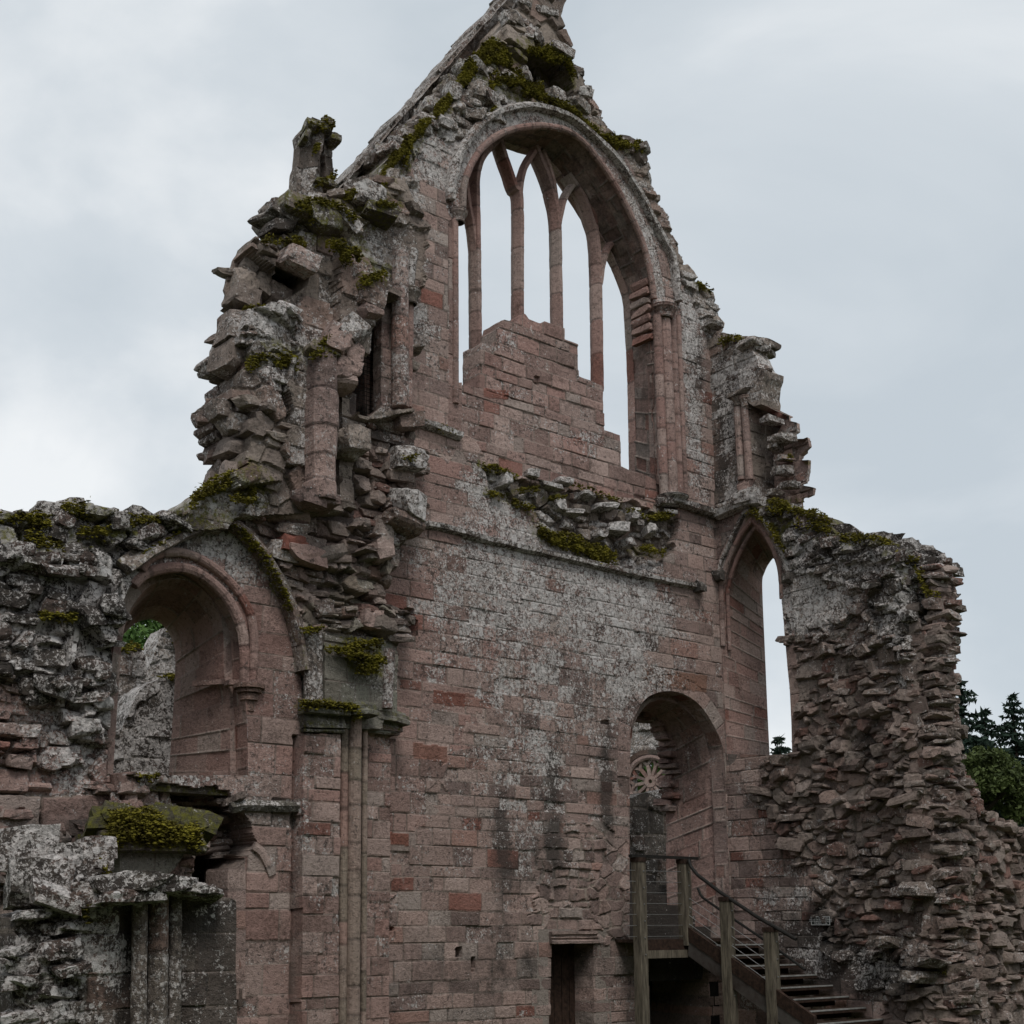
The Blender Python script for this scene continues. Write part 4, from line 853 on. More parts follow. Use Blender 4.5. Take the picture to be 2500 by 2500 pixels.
# ================================================================== LEFT WALL (window bay, pier, turret)
PL = Plane((0,-.30,0), (1,0,0))
bay = thing('ruined_bay_wall', 'left ruined bay wall with round arched window, vault scar and broken stair turret above', 'wall')
L_top = [(-90,1268),(0,1264),(60,1252),(114,1260),(149,1265),(150,1236),(165,1232),(212,1243),(258,1256),(299,1258),(332,1267),(354,1262),(390,1265),(447,1266),(447,1252),(466,1247),(470,1222),(483,1207),(509,1189),(527,1180),(513,1180),(514,1150),(529,1146),(534,1109),(516,1102),(518,1077),(536,1073),(534,1055),(510,1048),(509,1026),(491,1019),(492,995),(518,988),(518,950),(534,946),(532,899),(505,892),(520,830),(525,783),(534,774),(552,770),(559,741),(547,709),(565,654),(583,609),(599,611),(617,640),(646,656),(671,665),(668,614),(639,602),(632,589),(654,580),(675,582),(673,567),(701,538),(679,520),(706,520),(708,493),(762,495),(798,484),(835,477),(870,460),(905,440),(935,430),(965,470),(985,520),(1010,560)]
L_right = [(1025,571),(1012,636),(1012,701),(1007,729),(998,772),(994,983),(996,1000),(1012,1019),(1005,1048),(998,1084),(1021,1090),(1023,1142),(994,1149),(998,1178),(1021,1214),(1020,1247),(1025,1272),(994,1287),(972,1298),(954,1322),(958,1363),(943,1400),(917,1430),(921,1456),(954,1492),(990,1499),(985,1525),(968,1554),(979,1575),(972,1597),(968,1750),(966,1800),(960,2420),(960,2700)]
def td_(q):
    x, y = q
    if y > 1190 or x > 800: return (x, y, .8, 0.)
    if x >= 545 and 605 <= y <= 765 and not (x > 625 and y < 618): return (x, y, .16, -.12)
    if y < 620: return (x, y, .26, .22)
    return (x, y, .36, -.40)
lo = rag(lp(PL, [td_(q) for q in L_top]), .018, .09, 15)[:-1]+rag(lp(PL, L_right[:-4], .32), .02, .09, 16)+lp(PL, L_right[-4:], .32)+lp(PL, [(-90,2700)], .5)
w1 = [(262,1893),(268,1700),(275,1600),(283,1545),(292,1497),(310,1445),(338,1406),(375,1387),(420,1380),(465,1386),(510,1412),(548,1450),(575,1495),(590,1540),(596,1600),(597,1670),(600,1720),(604,1780),(606,1893)]
w1p = smooth_path([PL.px(x, y) for x, y in w1], 4); w_loop = [(p[0], p[1], 0.0) for p in w1p]
D2_ = -.30
S2 = [(889,789),(922,745),(933,745),(930,997),(899,1019),(858,1008),(858,923),(885,894)]
S1 = [(817,954),(835,964),(831,1062),(831,1236),(784,1222),(809,1200),(813,1062)]
S0 = [(675,600),(697,622),(752,656),(746,700),(714,722),(676,742)]
dkr = [(478,2062),(545,2062),(572,2075),(600,2098),(578,2120),(578,2700),(440,2700),(440,2130),(478,2130)]
TF = .28
loops = [lo, w_loop, lp(PL, dkr, .8), lp(PL, [(889,789,.22,.3),(922,745,.2,.3),(933,745,.1,.10),(930,997,.1,.10),(899,1019,.2,.26),(858,1008,.2,.26),(858,923,.22,.28),(885,894,.22,.28)], .22), lp(PL, [(819,954,.2,.40),(838,958,.2,.25),(836,1062,.15,.25),(834,1236,.15,.25),(790,1222,.2,.35),(813,1200,.2,.45),(816,1062,.2,.45)], .18), lp(PL, S0, .22, TF)]
fl = Field(PL, loops, .0165, 1.3)
al = np.ones_like(fl.U, bool)
turret = fl.poly([(430,1290),(430,480),(1060,420),(1060,1000),(870,1030),(840,1250),(620,1260)], TF)
bayface = fl.poly([(290,1400),(350,1352),(420,1312),(490,1282),(548,1268),(592,1304),(642,1360),(682,1430),(711,1510),(729,1580),(738,1660),(740,2700),(560,2700),(600,2120),(590,1960),(420,1930),(420,1700),(300,1560)], 0)
pier = fl.poly([(735,1790),(966,1790),(962,2700),(730,2700)], 0)
spr = fl.poly([(745,1530),(800,1540),(955,1560),(975,1600),(970,1790),(740,1790)], 0)
rub = al & ~bayface & ~pier & ~spr & ~turret
fl.rubble(rub, .14, .32, 91, 'rubble', .17, .06, .03)
gr = fl.poly([(850,1380),(960,1330),(950,1560),(760,1570),(740,1500)], jit=.1, seed=3) & rub; fl.C[gr] = fl.C[gr]*np.array([.86,.95,.88])
# far left: darker, coarse, heavy lichen
fleft = fl.poly([(-100,1200),(300,1230),(450,1255),(440,1290),(330,1350),(290,1420),(270,1560),(275,1700),(230,1760),(150,1700),(-100,1650)], jit=.12, seed=5) & rub
fl.H[fleft] = .05; fl.M[fleft] = 0; fl.rubble(fleft, .20, .36, 93, 'dark', .20, .06, .03)
fl2 = fl.poly([(-100,1640),(150,1690),(270,1700),(262,1895),(330,1900),(560,1935),(590,1990),(470,2060),(300,2100),(-100,2150)]) & rub
fl.H[fl2] = .0; fl.M[fl2] = 0; fl.rubble(fl2, .19, .36, 94, 'red', .13, .05, .03)
fl.H[bayface] = 0; fl.courses(bayface, .27, .52, 95, 'red', .012)
sp_ = fl.poly([(560,1930),(480,1925),(430,1915),(330,1905),(330,2060),(560,2062),(590,2000)]) ; fl.H[sp_] = fl.H[sp_]*1.3-.22
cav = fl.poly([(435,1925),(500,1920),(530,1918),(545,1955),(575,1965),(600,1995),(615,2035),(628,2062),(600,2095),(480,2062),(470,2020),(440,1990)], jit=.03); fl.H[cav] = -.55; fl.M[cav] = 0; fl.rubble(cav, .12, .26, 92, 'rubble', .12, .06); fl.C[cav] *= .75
# tympanum between pointed rib and round arch: flatter, greyer
tym = fl.poly([(330,1370),(548,1275),(640,1370),(560,1400),(500,1350),(400,1335)]) & bayface; fl.C[tym] = fl.C[tym]*.7+np.array([.21,.19,.17])*.3; fl.M[tym,0] += .15
# pier
pf = fl.poly([(742,1790),(833,1790),(826,2700),(732,2700)], .15); fl.H[pf] = .15; fl.courses(pf, .205, .42, 96, 'red', .014)
pg = fl.poly([(730,1790),(742,1790),(732,2700),(720,2700)], .15) ; fl.H[pg] = -.10
ps = fl.poly([(833,1790),(900,1790),(896,2700),(826,2700)], .15); fl.H[ps] = -.24; fl.C[ps] = (.022,.018,.015); fl.M[ps] = 0  # nook behind the shafts coloured near black to paint in its shade
pr_ = fl.poly([(897,1790),(966,1790),(960,2700),(893,2700)], 0) & ~ps & ~pf; fl.H[pr_] = -.10; fl.courses(pr_, .205, .40, 97, 'red', .012)
# springer block zone
fl.H[spr] = 0; fl.courses(spr, .24, .34, 98, 'green', .015)
s3 = fl.poly([(795,1545),(945,1590),(945,1700),(940,1780),(795,1780)], .15) & spr; fl.H[s3] += .12
# turret
fl.H[turret] = TF; fl.rubble(turret, .19, .40, 99, 'grey', .095, .07, .03, 1.6)
def patch(pts, H, kind='ashlar', pal='grey', ch=.28, bw=.5, seed=1, rel=.02, jit=.02, d=TF):
    m = fl.poly(pts, d, jit=jit, seed=seed); fl.H[m] = H; fl.M[m] = 0
    if kind == 'ashlar': fl.courses(m, ch, bw, seed, pal, rel)
    else: fl.rubble(m, ch, bw, seed, pal, rel, .05)
    return m
patch([(550,560),(600,600),(676,660),(676,750),(560,760),(530,770)], -.12, seed=101, ch=.36, bw=.6)
tp1 = patch([(762,540),(808,548),(815,600),(800,640),(800,755),(885,760),(888,845),(868,890),(830,905),(730,905),(722,860),(705,800),(722,745),(738,730),(748,655),(765,640)], .36, seed=102, rel=.035, ch=.36, bw=.7)
tp2 = patch([(808,640),(838,625),(880,650),(890,690),(892,800),(895,850),(880,880),(858,870),(835,880),(815,860),(806,760)], .54, seed=103, ch=.34, bw=.5, rel=.05, jit=.03)
tp3 = patch([(882,552),(910,540),(1040,560),(1040,640),(1030,700),(972,708),(938,700),(884,640)], .22, seed=104, ch=.36, bw=.9, rel=.012)
tp4 = patch([(936,745),(968,705),(1040,700),(1040,1000),(994,1000),(934,1005)], .10, seed=105, pal='red', rel=.010)
tp5 = patch([(688,890),(716,880),(758,872),(758,1150),(742,1146),(686,1138),(668,1110),(690,1050),(690,1000),(676,960)], .42, seed=106, ch=.30)
tp6 = patch([(868,1015),(905,1030),(880,1090),(870,1170),(880,1240),(838,1240),(838,960),(856,950)], .20, seed=107, ch=.25, bw=.4, rel=.03)
bulge = fl.poly([(530,770),(720,760),(700,900),(680,1180),(560,1200),(530,1100)], TF); uc_, zc_ = PL.px(615, 980, TF); fl.H[bulge] += .20*np.exp(-(((fl.U[bulge]-uc_)/.55)**2))
tp7 = patch([(467,1247),(470,1222),(483,1207),(509,1195),(580,1200),(610,1220),(560,1290),(430,1290)], .25, seed=108, ch=.22, bw=.35)
tp8 = None
fl.H[fl.poly([(757,875),(815,875),(815,1230),(757,1230)], TF)] = .45
Lb = fl.blob
for (x,y,ru,rz,v) in ((200,1330,1.4,.5,.8),(150,1500,.8,1.0,.7),(230,1500,.5,1.0,.8),(240,1650,.4,.9,.8),(170,1800,.3,.6,.7),(420,2000,.6,.3,.6),(60,1500,.6,1.,.9),(520,1230,.5,.3,1.2),(620,800,.8,.6,.8),(640,930,.5,.8,.5),(850,720,.5,1.2,.75),(800,1000,.25,.8,.3),(700,1080,.2,.5,.7),(950,1290,.4,.3,.7),(900,600,.5,.4,.5),(700,560,.4,.5,.7),(880,1660,.35,.3,.7),(560,1380,.7,.4,.35),(700,2000,.3,.6,.2),(780,2150,.25,.4,.5),(930,1040,.4,.5,.4),(430,1900,.8,.15,.6),(600,1340,.3,.2,.6)):
    Lb(x, y, ru, rz, 0, v, 1.6, seed=x)
for (x,y,ru,rz,v) in ((260,1350,.8,.5,.75),(230,1480,.4,.9,.75),(80,1400,.9,.5,.6),(380,1290,.6,.2,.6),(250,1700,.3,.8,.5),(130,2100,.8,.6,.5),(600,880,.4,.5,.3),(900,900,.4,1.0,.25),(740,1980,.1,2.5,.25),(350,2050,.8,.25,.3),(650,2200,.4,.6,.1)):
    Lb(x, y, ru, rz, 1, v, 1.6, seed=x+9)
for (x,y,ru,rz,v) in ((90,1300,.7,.3,.55),(200,1270,.6,.15,.5),(350,1280,.7,.15,.45),(820,520,.6,.2,.5),(840,570,.4,.5,.4)): Lb(x, y, ru, rz, 2, v)
MOSS_L = ((([(545,1266),(592,1300),(642,1356),(684,1432),(706,1490)]), .05, 300, .12), (([(340,1352),(440,1298),(545,1264)]), .03, 150, .1), (([(-60,1268),(60,1262),(120,1275)]), .22, 300, .1), (([(60,1310),(120,1330),(150,1340)]), .2, 200, .1), (([(150,1238),(212,1246),(262,1258)]), .13, 300, .1), (([(270,1262),(330,1270),(445,1268),(530,1270)]), .10, 220, .1), (([(190,1290),(260,1300)]), .08, 160, .12), (([(467,1225),(500,1195),(560,1168),(600,1178),(620,1215)]), .18, 300, .3), (([(565,1212),(615,1225)]), .05, 200, .4),
  (([(600,892),(640,872),(700,880),(720,888)]), .16, 280, .42), (([(712,500),(765,508),(760,530)]), .20, 300, .5), (([(770,490),(830,505),(862,540)]), .14, 260, .6), (([(675,588),(720,592),(738,600)]), .15, 260, .45), (([(840,478),(900,470),(940,450)]), .12, 240, .3), (([(915,500),(960,506)]), .08, 280, .5), (([(795,590),(830,600),(850,640)]), .18, 240, .6), (([(835,625),(860,612),(878,630)]), .08, 280, .62), (([(880,690),(910,675),(935,670)]), .10, 300, .7), (([(590,755),(670,752)]), .05, 240, .15), (([(640,585),(660,585)]), .06, 200, .4), (([(770,845),(800,822)]), .05, 240, .6), (([(760,862),(812,866)]), .06, 220, .6),
  (([(728,1534),(780,1534)]), .04, 360, .22), (([(797,1580),(850,1585),(880,1592)]), .03, 340, .2), (([(848,1595),(890,1602),(936,1610)]), .06, 380, .28), (([(870,1625),(920,1630),(900,1618)]), .14, 320, .24), (([(850,1568),(930,1570)]), .08, 260, .2), (([(735,1715),(800,1718),(850,1722),(870,1730)]), .05, 300, .3), (([(860,1738),(872,1745)]), .08, 260, .3), (([(100,1495),(180,1508)]), .06, 200, .2), (([(330,1892),(385,1893)]), .03, 260, .1), (([(985,1115),(1015,1112)]), .03, 240, .4))
paint_moss(fl, MOSS_L, .1)
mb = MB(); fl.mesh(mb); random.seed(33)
strew(mb, fl, rub & ~fleft & ~fl2, 170, (.14,.46), (.06,.17), (.15,.36), .03, 'rubble', .16)
strew(mb, fl, fleft, 70, (.16,.42), (.08,.22), (.2,.4), .03, 'dark', .2, m=(.6,.35,.05))
strew(mb, fl, fl2, 50, (.16,.44), (.08,.20), (.2,.35), .02, 'red', .15)
dkc = fl.poly([(430,1920),(560,1930),(600,1975),(560,2062),(480,2062)]); strew(mb, fl, dkc, 22, (.12,.3), (.05,.12), (.2,.4), .05, 'rubble', .15, m=(0,.3,0))
plain = fl.poly([(882,540),(1030,540),(1010,1010),(934,1010)], TF) | tp1 | tp5 | tp6
hz = fl.poly([(640,570),(780,620),(770,760),(640,760)], TF) | fl.poly([(770,900),(960,720),(960,1060),(850,1260),(770,1250)], TF)
strew(mb, fl, turret & ~plain & ~tp7 & ~hz, 26, (.14,.42), (.06,.16), (.15,.32), .03, 'grey', .25)
edge_rocks(mb, PL, [(x+18, y) for x, y in L_top[20:39]], -.18, .25, .3, (.12,.26), (.08,.18), 'rubble', (.3,.1,0), .01, 1)
edge_rocks(mb, PL, L_top[55:-1], .2, .5, .25, (.2,.45), (.12,.26), 'grey', (.6,.2,.1), .03, 2)
edge_rocks(mb, PL, L_top[:15], .0, 1.1, .34, (.25,.5), (.12,.26), 'dark', (1.0,.3,.3), .04, 4)
edge_rocks(mb, PL, L_right[8:-6], .02, .35, .10, (.16,.40), (.06,.17), 'rubble', (.3,.1,0), .05, 1)
# individually placed big stones  (px, py, w m, h m, d, rot_y, palette, lichen, moss)
BIG = [(735,508,.50,.24,.45,.05,'grey',.4,.9),(690,527,.34,.10,.3,.25,'dark',.3,0),(693,553,.40,.14,.3,-.25,'dark',.3,0),(662,594,.22,.10,.22,.12,'grey',.4,.2),(800,530,.42,.34,.55,-.3,'dark',.4,.5),(845,545,.3,.26,.5,.5,'grey',1.,.3),
 (905,478,.42,.34,.35,.1,'grey',1.2,0),(938,512,.44,.26,.45,.05,'dark',.4,.7),(735,633,.42,.26,.5,.08,'ashlar',.5,0),(905,688,.36,.26,.62,-.2,'grey',.4,.6),(908,724,.32,.30,.62,.05,'grey',.6,0),(903,762,.28,.20,.60,.0,'ashlar',.1,0),(950,715,.28,.16,.3,.1,'grey',.2,0),
 (865,812,.38,.36,.62,.4,'grey',.7,0),(832,835,.36,.38,.62,.2,'ashlar',.2,0),(862,868,.30,.28,.55,.1,'ashlar',.2,0),(845,895,.34,.20,.55,.05,'ashlar',.2,0),(830,912,.30,.18,.55,0,'ashlar',.1,0),(838,932,.30,.18,.52,-.1,'ashlar',.1,0),(800,865,.5,.14,.55,.1,'grey',.4,.6),
 (590,640,.28,.42,.0,.3,'grey',.2,0),(575,690,.36,.44,.05,-.1,'grey',.2,0),(572,728,.42,.28,.1,.1,'grey',.1,0),(618,700,.45,.3,.0,.45,'grey',.2,0),(650,725,.4,.3,.0,.1,'grey',.2,0),
 (545,800,.44,.50,.2,.1,'grey',.4,0),(522,865,.34,.50,.2,.15,'grey',.2,0),(510,1004,.44,.22,.2,.0,'grey',.4,0),(535,1036,.42,.22,.25,0,'grey',.4,0),(532,1090,.30,.24,.2,.1,'rubble',.1,0),(527,1162,.34,.26,.2,.05,'rubble',.1,0),(560,840,.3,.2,.2,.1,'red',0,0),(556,905,.3,.12,.2,.0,'red',0,0),(560,880,.3,.15,.2,.0,'rubble',0,0),
 (860,1075,.40,.36,.45,.0,'grey',.4,0),(1005,1115,.42,.34,.25,-.1,'grey',1.2,.2),(1000,1230,.38,.36,.28,.2,'grey',1.2,0),(985,1275,.55,.18,.25,.1,'grey',.4,0),(1000,1030,.36,.20,.2,-.3,'grey',.3,0),
 (715,1325,.30,.30,.15,.1,'red',-.3,0),(740,1355,.55,.22,.15,.05,'red',0,0),(665,1345,.5,.26,.1,0,'grey',.6,0),(800,1355,.45,.24,.1,-.35,'rubble',0,0),(700,1258,.55,.20,.12,.05,'ashlar',.1,0),(940,1300,.26,.42,.1,.1,'ashlar',.1,0),(932,1345,.26,.32,.1,-.1,'ashlar',0,0),
 (935,1530,.34,.22,.08,.25,'grey',0,0),(905,1515,.26,.26,.06,0,'ashlar',0,0)]
for (x, y, w_, h_, d_, ry, pl_, li_, mo_) in BIG:
    if x < 570: x += 46; w_ *= .8
    elif x < 680: x += 26; w_ *= .75
    rock(mb, PL.p3(x, y, d_)-PL.N*.1, (w_*1.08, .42, h_), PL.U, PL.N, (random.uniform(-.1,.1), ry, random.uniform(-.2,.2)), (.17,.062,.046) if (x, y) == (715,1325) else rpal(pl_, .1), (li_, .15, mo_))
mb.build('masonry', 'stone', bay)
# dark chambers behind slots
def chamber(pts, d, depth, name='slot_chamber', gap=.9, ex=0):
    P_ = [PL.px(x, y, d) for x, y in pts]; u0 = min(p[0] for p in P_)-.05; u1 = max(p[0] for p in P_)+.05+ex; z0 = min(p[1] for p in P_)-.05; z1 = max(p[1] for p in P_)+.05
    mb = MB(); 
    def bx(ua, ub, za, zb, da, db):
        Q = [PL.P(u, z, dd) for dd in (da, db) for z in (za, zb) for u in (ua, ub)]; mb.add(Q, [(0,1,3,2),(4,6,7,5),(0,4,5,1),(2,3,7,6),(0,2,6,4),(1,5,7,3)], c=(.12,.09,.08), m=(0,.4,0))
    b = d-gap; e = b-depth; gap2 = 0
    bx(u0, u1, z0, z1, e-.1, e); bx(u0-.1, u0, z0-.1, z1+.1, e, b); bx(u1, u1+.1, z0-.1, z1+.1, e, b); bx(u0, u1, z0-.1, z0, e, b); bx(u0, u1, z1, z1+.1, e, b)
    return mb.build(name, 'stone', bay)
chamber(S2, TF, .9, gap=.24, ex=.35); chamber(S1, TF, .8, gap=.22, ex=.2); chamber(S0, TF, .6, gap=.24, ex=.2)
chamber(dkr, 0, 2.4, 'dark_passage', .65)
# wire grilles
def grille(pts, d, nm='wire_grille'):
    P_ = np.array([PL.px(x, y, d) for x, y in pts]); mb = MB(); u0, z0 = P_.min(0); u1, z1 = P_.max(0)
    for u in np.arange(u0, u1, .06): mb.box(tuple(PL.P(u, z0, d)-.003), tuple(PL.P(u, z1, d)+.003))
    for z in np.arange(z0, z1, .06): mb.box(tuple(PL.P(u0, z, d)-.003), tuple(PL.P(u1, z, d)+.003))
    return mb.build(nm, 'iron', bay)
grille(S2[1:4]+[(858,1008)], -.25); grille([(806,960),(835,964),(831,1236),(800,1222)], -.25)
# turret shafts
mb = MB(); hexp = [(-.19,-.1),(-.19,.06),(-.10,.18),(.06,.20),(.17,.10),(.19,-.1)]
sweep(mb, [PL.p3(789,872,.50), PL.p3(783,1224,.50)], PL.N, hexp, .38, 5, 'ashlar', (.25,.1,0), wear=.02, jit=.12); mb.build('corbelled_shaft', 'stone', bay)
mb = MB(); rock(mb, PL.p3(776,1226,.42), (.42,.42,.16), PL.U, PL.N, (0,0,0), rpal('ashlar'), (.2,.1,0)); rock(mb, PL.p3(750,1222,.42), (.34,.42,.2), PL.U, PL.N, (0,.1,0), rpal('ashlar'), (.2,.1,0)); mb.build('corbel', 'stone', bay)
mb = MB(); sweep(mb, [PL.p3(976,615,.24), PL.p3(977,995,.18)], PL.N, circ(.12,12), .5, 6, 'ashlar', (.5,.1,0), wear=.006); mb.build('turret_shaft', 'stone', bay)
mb = MB(); sweep(mb, [PL.p3(1010,610,.20), PL.p3(1004,650,.20), PL.p3(1000,700,.18)], PL.N, circ(.07,10), .5, 7, 'grey', (.9,.1,0)); sweep(mb, [PL.p3(998,735,.14), PL.p3(994,995,.10)], PL.N, circ(.07,10), .5, 8, 'red', (.1,.1,0)); mb.build('turret_shaft', 'stone', bay)
capital(PL, 1000, 718, .10, .16, .18, 'capital', bay, 'grey')
mb = MB(); sweep(mb, [PL.p3(716,688,-.4), PL.p3(712,742,-.4)], PL.N, circ(.09,10), .5, 8, 'red'); mb.build('niche_shaft', 'stone', bay)
# pointed wall rib, arch rolls
for dz, r in ((0, .055),):
    mb = MB(); rp = [(296,1388),(350,1350),(420,1312),(490,1282),(545,1268)]; rp2 = [(545,1268),(590,1300),(640,1358),(682,1430),(711,1510),(729,1580),(737,1640)]
    ribp = [(-.09,-.04),(-.11,.05),(-.06,.07),(-.04,.13),(.02,.20),(.08,.21),(.10,.12),(.10,-.04)]
    sweep(mb, pth(PL, rp, 0, 5), PL.N, [(-a, b) for a, b in ribp][::-1] if 0 else ribp, .5, 3, 'grey', (.5,.2,.3), wear=.01); sweep(mb, pth(PL, rp2, 0, 5), PL.N, ribp, .5, 4, 'grey', (.4,.2,.3), wear=.01); mb.build('wall_rib', 'stone', bay)
oroll = [(345,1394),(365,1365),(401,1350),(448,1350),(491,1366),(535,1396),(575,1436),(604,1483),(617,1526),(620,1584),(616,1667)]
for pts, r, nm in ((oroll, .055, 'arch_roll_moulding'),):
    mb = MB(); sweep(mb, pth(PL, pts, .02, 5), PL.N, circ(r,10), .34, 7, 'red', (-.1,0,0), jit=.08); mb.build(nm, 'stone', bay)
mb = MB(); sweep(mb, [PL.P(p[0]+.02, p[1]-.02, -.02) for p in w1p[22:62]], PL.N, circ(.065,10), .30, 8, 'red', (-.1,0,0), jit=.08); mb.build('arch_roll_moulding', 'stone', bay)
# reveals
F0 = [PL.P(p[0], p[1], 0) for p in w1p]; F1 = [PL.P(p[0], p[1], D2_) for p in w1p]
o2 = [(276,1893),(284,1760),(292,1640),(300,1555),(317,1490),(354,1440),(390,1418),(426,1412),(462,1420),(498,1446),(527,1484),(542,1525),(546,1570),(547,1650),(560,1700),(562,1893)]
O2 = smooth_path([PL.p3(x, y, D2_) for x, y in o2], 4)
rw = [(250,1893),(258,1750),(270,1640),(285,1580),(301,1550),(332,1521),(368,1512),(393,1523),(415,1550),(426,1582),(428,1612),(425,1700),(412,1893)]
RW = smooth_path([PL.p3(x, y, -1.4) for x, y in rw], 4)
a0, a1 = wrap(F0, F1, 80); b0, b1 = wrap(F1, O2, 80); c0_, c1 = wrap(O2, RW, 80)
mb = MB(); loft(mb, a0, a1, .025, .26, .3, 111, 'red', .010, (-.2,0,0)); loft(mb, b0, b1, .025, .30, .3, 112, 'ashlar', .008, (-.1,0,0)); loft(mb, c0_, c1, .025, .28, .46, 113, 'red', .012, (-.1,.02,0)); mb.build('window_reveal', 'stone', bay)
zs_ = PL.px(330, 1893)[1]; mb = MB(); ua = PL.px(250,1893)[0]; ub = PL.px(606,1893)[0]; Q0 = PL.P(ua, 0, 0); mb.box((Q0[0], -.22, zs_-.15), (PL.P(ub,0,0)[0], 1.1, zs_), c=(.17,.14,.12), m=(.3,.3,.5)); mb.build('window_sill', 'stone', bay)
mb = MB(); 
for (x, y, s_) in ((609,1672,.16),): 
    c = PL.p3(x, y, -.05)
    for k, (rr, zz, hh_) in enumerate(((.19,.0,.05),(.15,-.05,.05),(.11,-.11,.08),(.07,-.2,.12),(.04,-.3,.1))): tube(mb, [c+np.array([0,0,zz]), c+np.array([0,0,zz-hh_])], rr, 10, c=(.17,.11,.09), m=(0,.2,0))
mb.build('impost_corbel', 'stone', bay)
mb = MB(); sweep(mb, [PL.p3(548,1668,-.28), PL.p3(615,1668,.0)], PL.N, rect(-.03,.03,-.05,.12), .8, 2, 'red'); sweep(mb, [PL.p3(548,1665,-.28), PL.p3(475,1670,-.75)], np.cross(PL.p3(475,1670,-.75)-PL.p3(548,1665,-.28), (0,0,1))*-1.2, rect(-.03,.03,-.02,.07), .8, 2, 'red'); mb.build('impost_band', 'stone', bay)
# string on the lower bay wall, moulded arch fragment
string([(560,1972),(600,1966),(739,1970)], 'string_course', [(-.06,-.02),(.06,-.02),(.07,.05),(.0,.09),(-.06,.05)], 0, PL, bay, (.5,.2,.15), 'green', 5)
mb = MB(); sweep(mb, pth(PL, [(618,2064),(634,2076),(648,2098),(657,2118),(664,2136)], 0, 5), PL.N, [(-.06,-.02),(-.05,.02),(0,.035),(.05,.03),(.06,-.02)], .5, 3, 'ashlar'); mb.build('arch_fragment', 'stone', bay)
mb = MB(); a_ = PL.p3(577,2119,.02); b_ = PL.p3(576,2440,.02); sweep(mb, [a_, b_], PL.N, rect(-.10,.13,-.5,.04), .25, 6, 'ashlar'); mb.build('passage_jamb', 'stone', bay)
# vault respond: three shafts, capital band
for (x0, x1, r, d_) in ((841,835,.054,.06),(867,861,.084,.10),(891,886,.038,.01)):
    mb = MB(); sweep(mb, [PL.p3(x0,1745,d_), PL.p3(x1,2600,d_)], PL.N, circ(r,14), .42, x0, 'respond', (-.1,.12,.02), wear=.004); mb.build('respond_shaft', 'stone', bay)
def band(pts, prof, seed, pal='green', nm='capital_band', sp=(.2,.25,.35), d=.15, pl=PL, wear=.008):
    mb = MB(); sweep(mb, pth(pl, pts, d, 2), pl.N, prof, .5, seed, pal, sp, wear=wear); return mb.build(nm, 'stone', bay)
bp_ = [(-.075,-.1),(-.075,.03),(-.03,.06),(-.02,.13),(.03,.13),(.05,.17),(.10,.17),(.11,-.1)]
band([(737,1722),(800,1727),(838,1730)], bp_, 1); band([(838,1730),(880,1728),(905,1736)], [(a, b+.06 if b > 0 else b) for a, b in bp_], 2); band([(903,1738),(950,1746),(985,1756)], bp_, 3, d=-.05)
n_ = [(-.02,-.08),(-.02,.03),(.0,.045),(.02,.03),(.02,-.08)]
band([(741,1783),(838,1786)], n_, 4); band([(900,1786),(972,1792)], n_, 5, 'red', d=-.05)
band([(741,1756),(838,1759)], [(-.10,-.1),(-.12,.0),(.10,.07),(.11,-.1)], 6, d=.15); band([(903,1762),(976,1770)], [(-.11,-.1),(-.12,.0),(.10,.08),(.11,-.1)], 7, 'ashlar', d=-.06)
for (x0, y0, x1, y1, r) in ((757,1535,759,1712,.085),(776,1535,776,1712,.06),(951,1585,944,1730,.075)):
    mb = MB(); sweep(mb, [PL.p3(x0,y0,.13), PL.p3(x1,y1,.13)], PL.N, circ(r,10), .4, x0, 'grey' if x0 < 900 else 'ashlar', (.6,.3,.1), wear=.01); mb.build('vault_shaft', 'stone', bay)
# moss
mb = MB()
for pts, wd, dn, d_ in MOSS_L:
    moss_line(mb, PL, pts, d_, wd, dn, .16)
mb.build('moss', 'moss', bay, label='olive moss cushions on the ledges of the left bay and turret')
# pinnacle behind the turret
pin = thing('broken_pinnacle', 'slender broken stone pinnacle with mossy top standing left of gable roof line', 'pinnacle')
mb = MB(); PP = Plane((0,.35,0), (1,0,0)); po = [(727,520),(733,425),(741,372),(744,340),(741,318),(748,305),(762,304),(790,296),(806,310),(804,322),(812,340),(817,350),(819,415),(812,450),(800,470),(800,520)]
fp = Field(PP, [rag(lp(PP, po, .3), .012, .1, 2)], .018, .35); am = np.ones_like(fp.U, bool); fp.courses(am, .3, .8, 5, 'grey', .02); c_ = PP.px(775, 400)[0]; fp.H += .10*np.cos((fp.U-c_)*14)+.03*fbm(fp.U, fp.Z, 3, 3, 2)
m = fp.poly([(772,395),(790,340),(800,400),(800,440),(765,440)]); fp.H[m] -= .12; fp.M[...,0] += .5; fp.M[...,1] += .25; fp.mesh(mb)
for (x, y, w_, h_) in ((775,318,.34,.10),(795,310,.2,.12),(752,316,.16,.14),(812,348,.16,.10),(744,340,.10,.12),(790,455,.3,.12)): rock(mb, PP.p3(x, y, .02), (w_, .35, h_), PP.U, PP.N, (0,.1,.2), rpal('dark'), (.5,.2,.5))
mb.build('masonry', 'stone', pin)
mb = MB()
for pts, wd in (([(748,306),(775,312),(792,300),(806,314)], .14), ([(770,452),(800,440),(815,430)], .12), ([(768,370),(772,350)], .06)): moss_line(mb, PP, pts, .08, wd, 260, .2)
mb.build('moss', 'moss', pin)
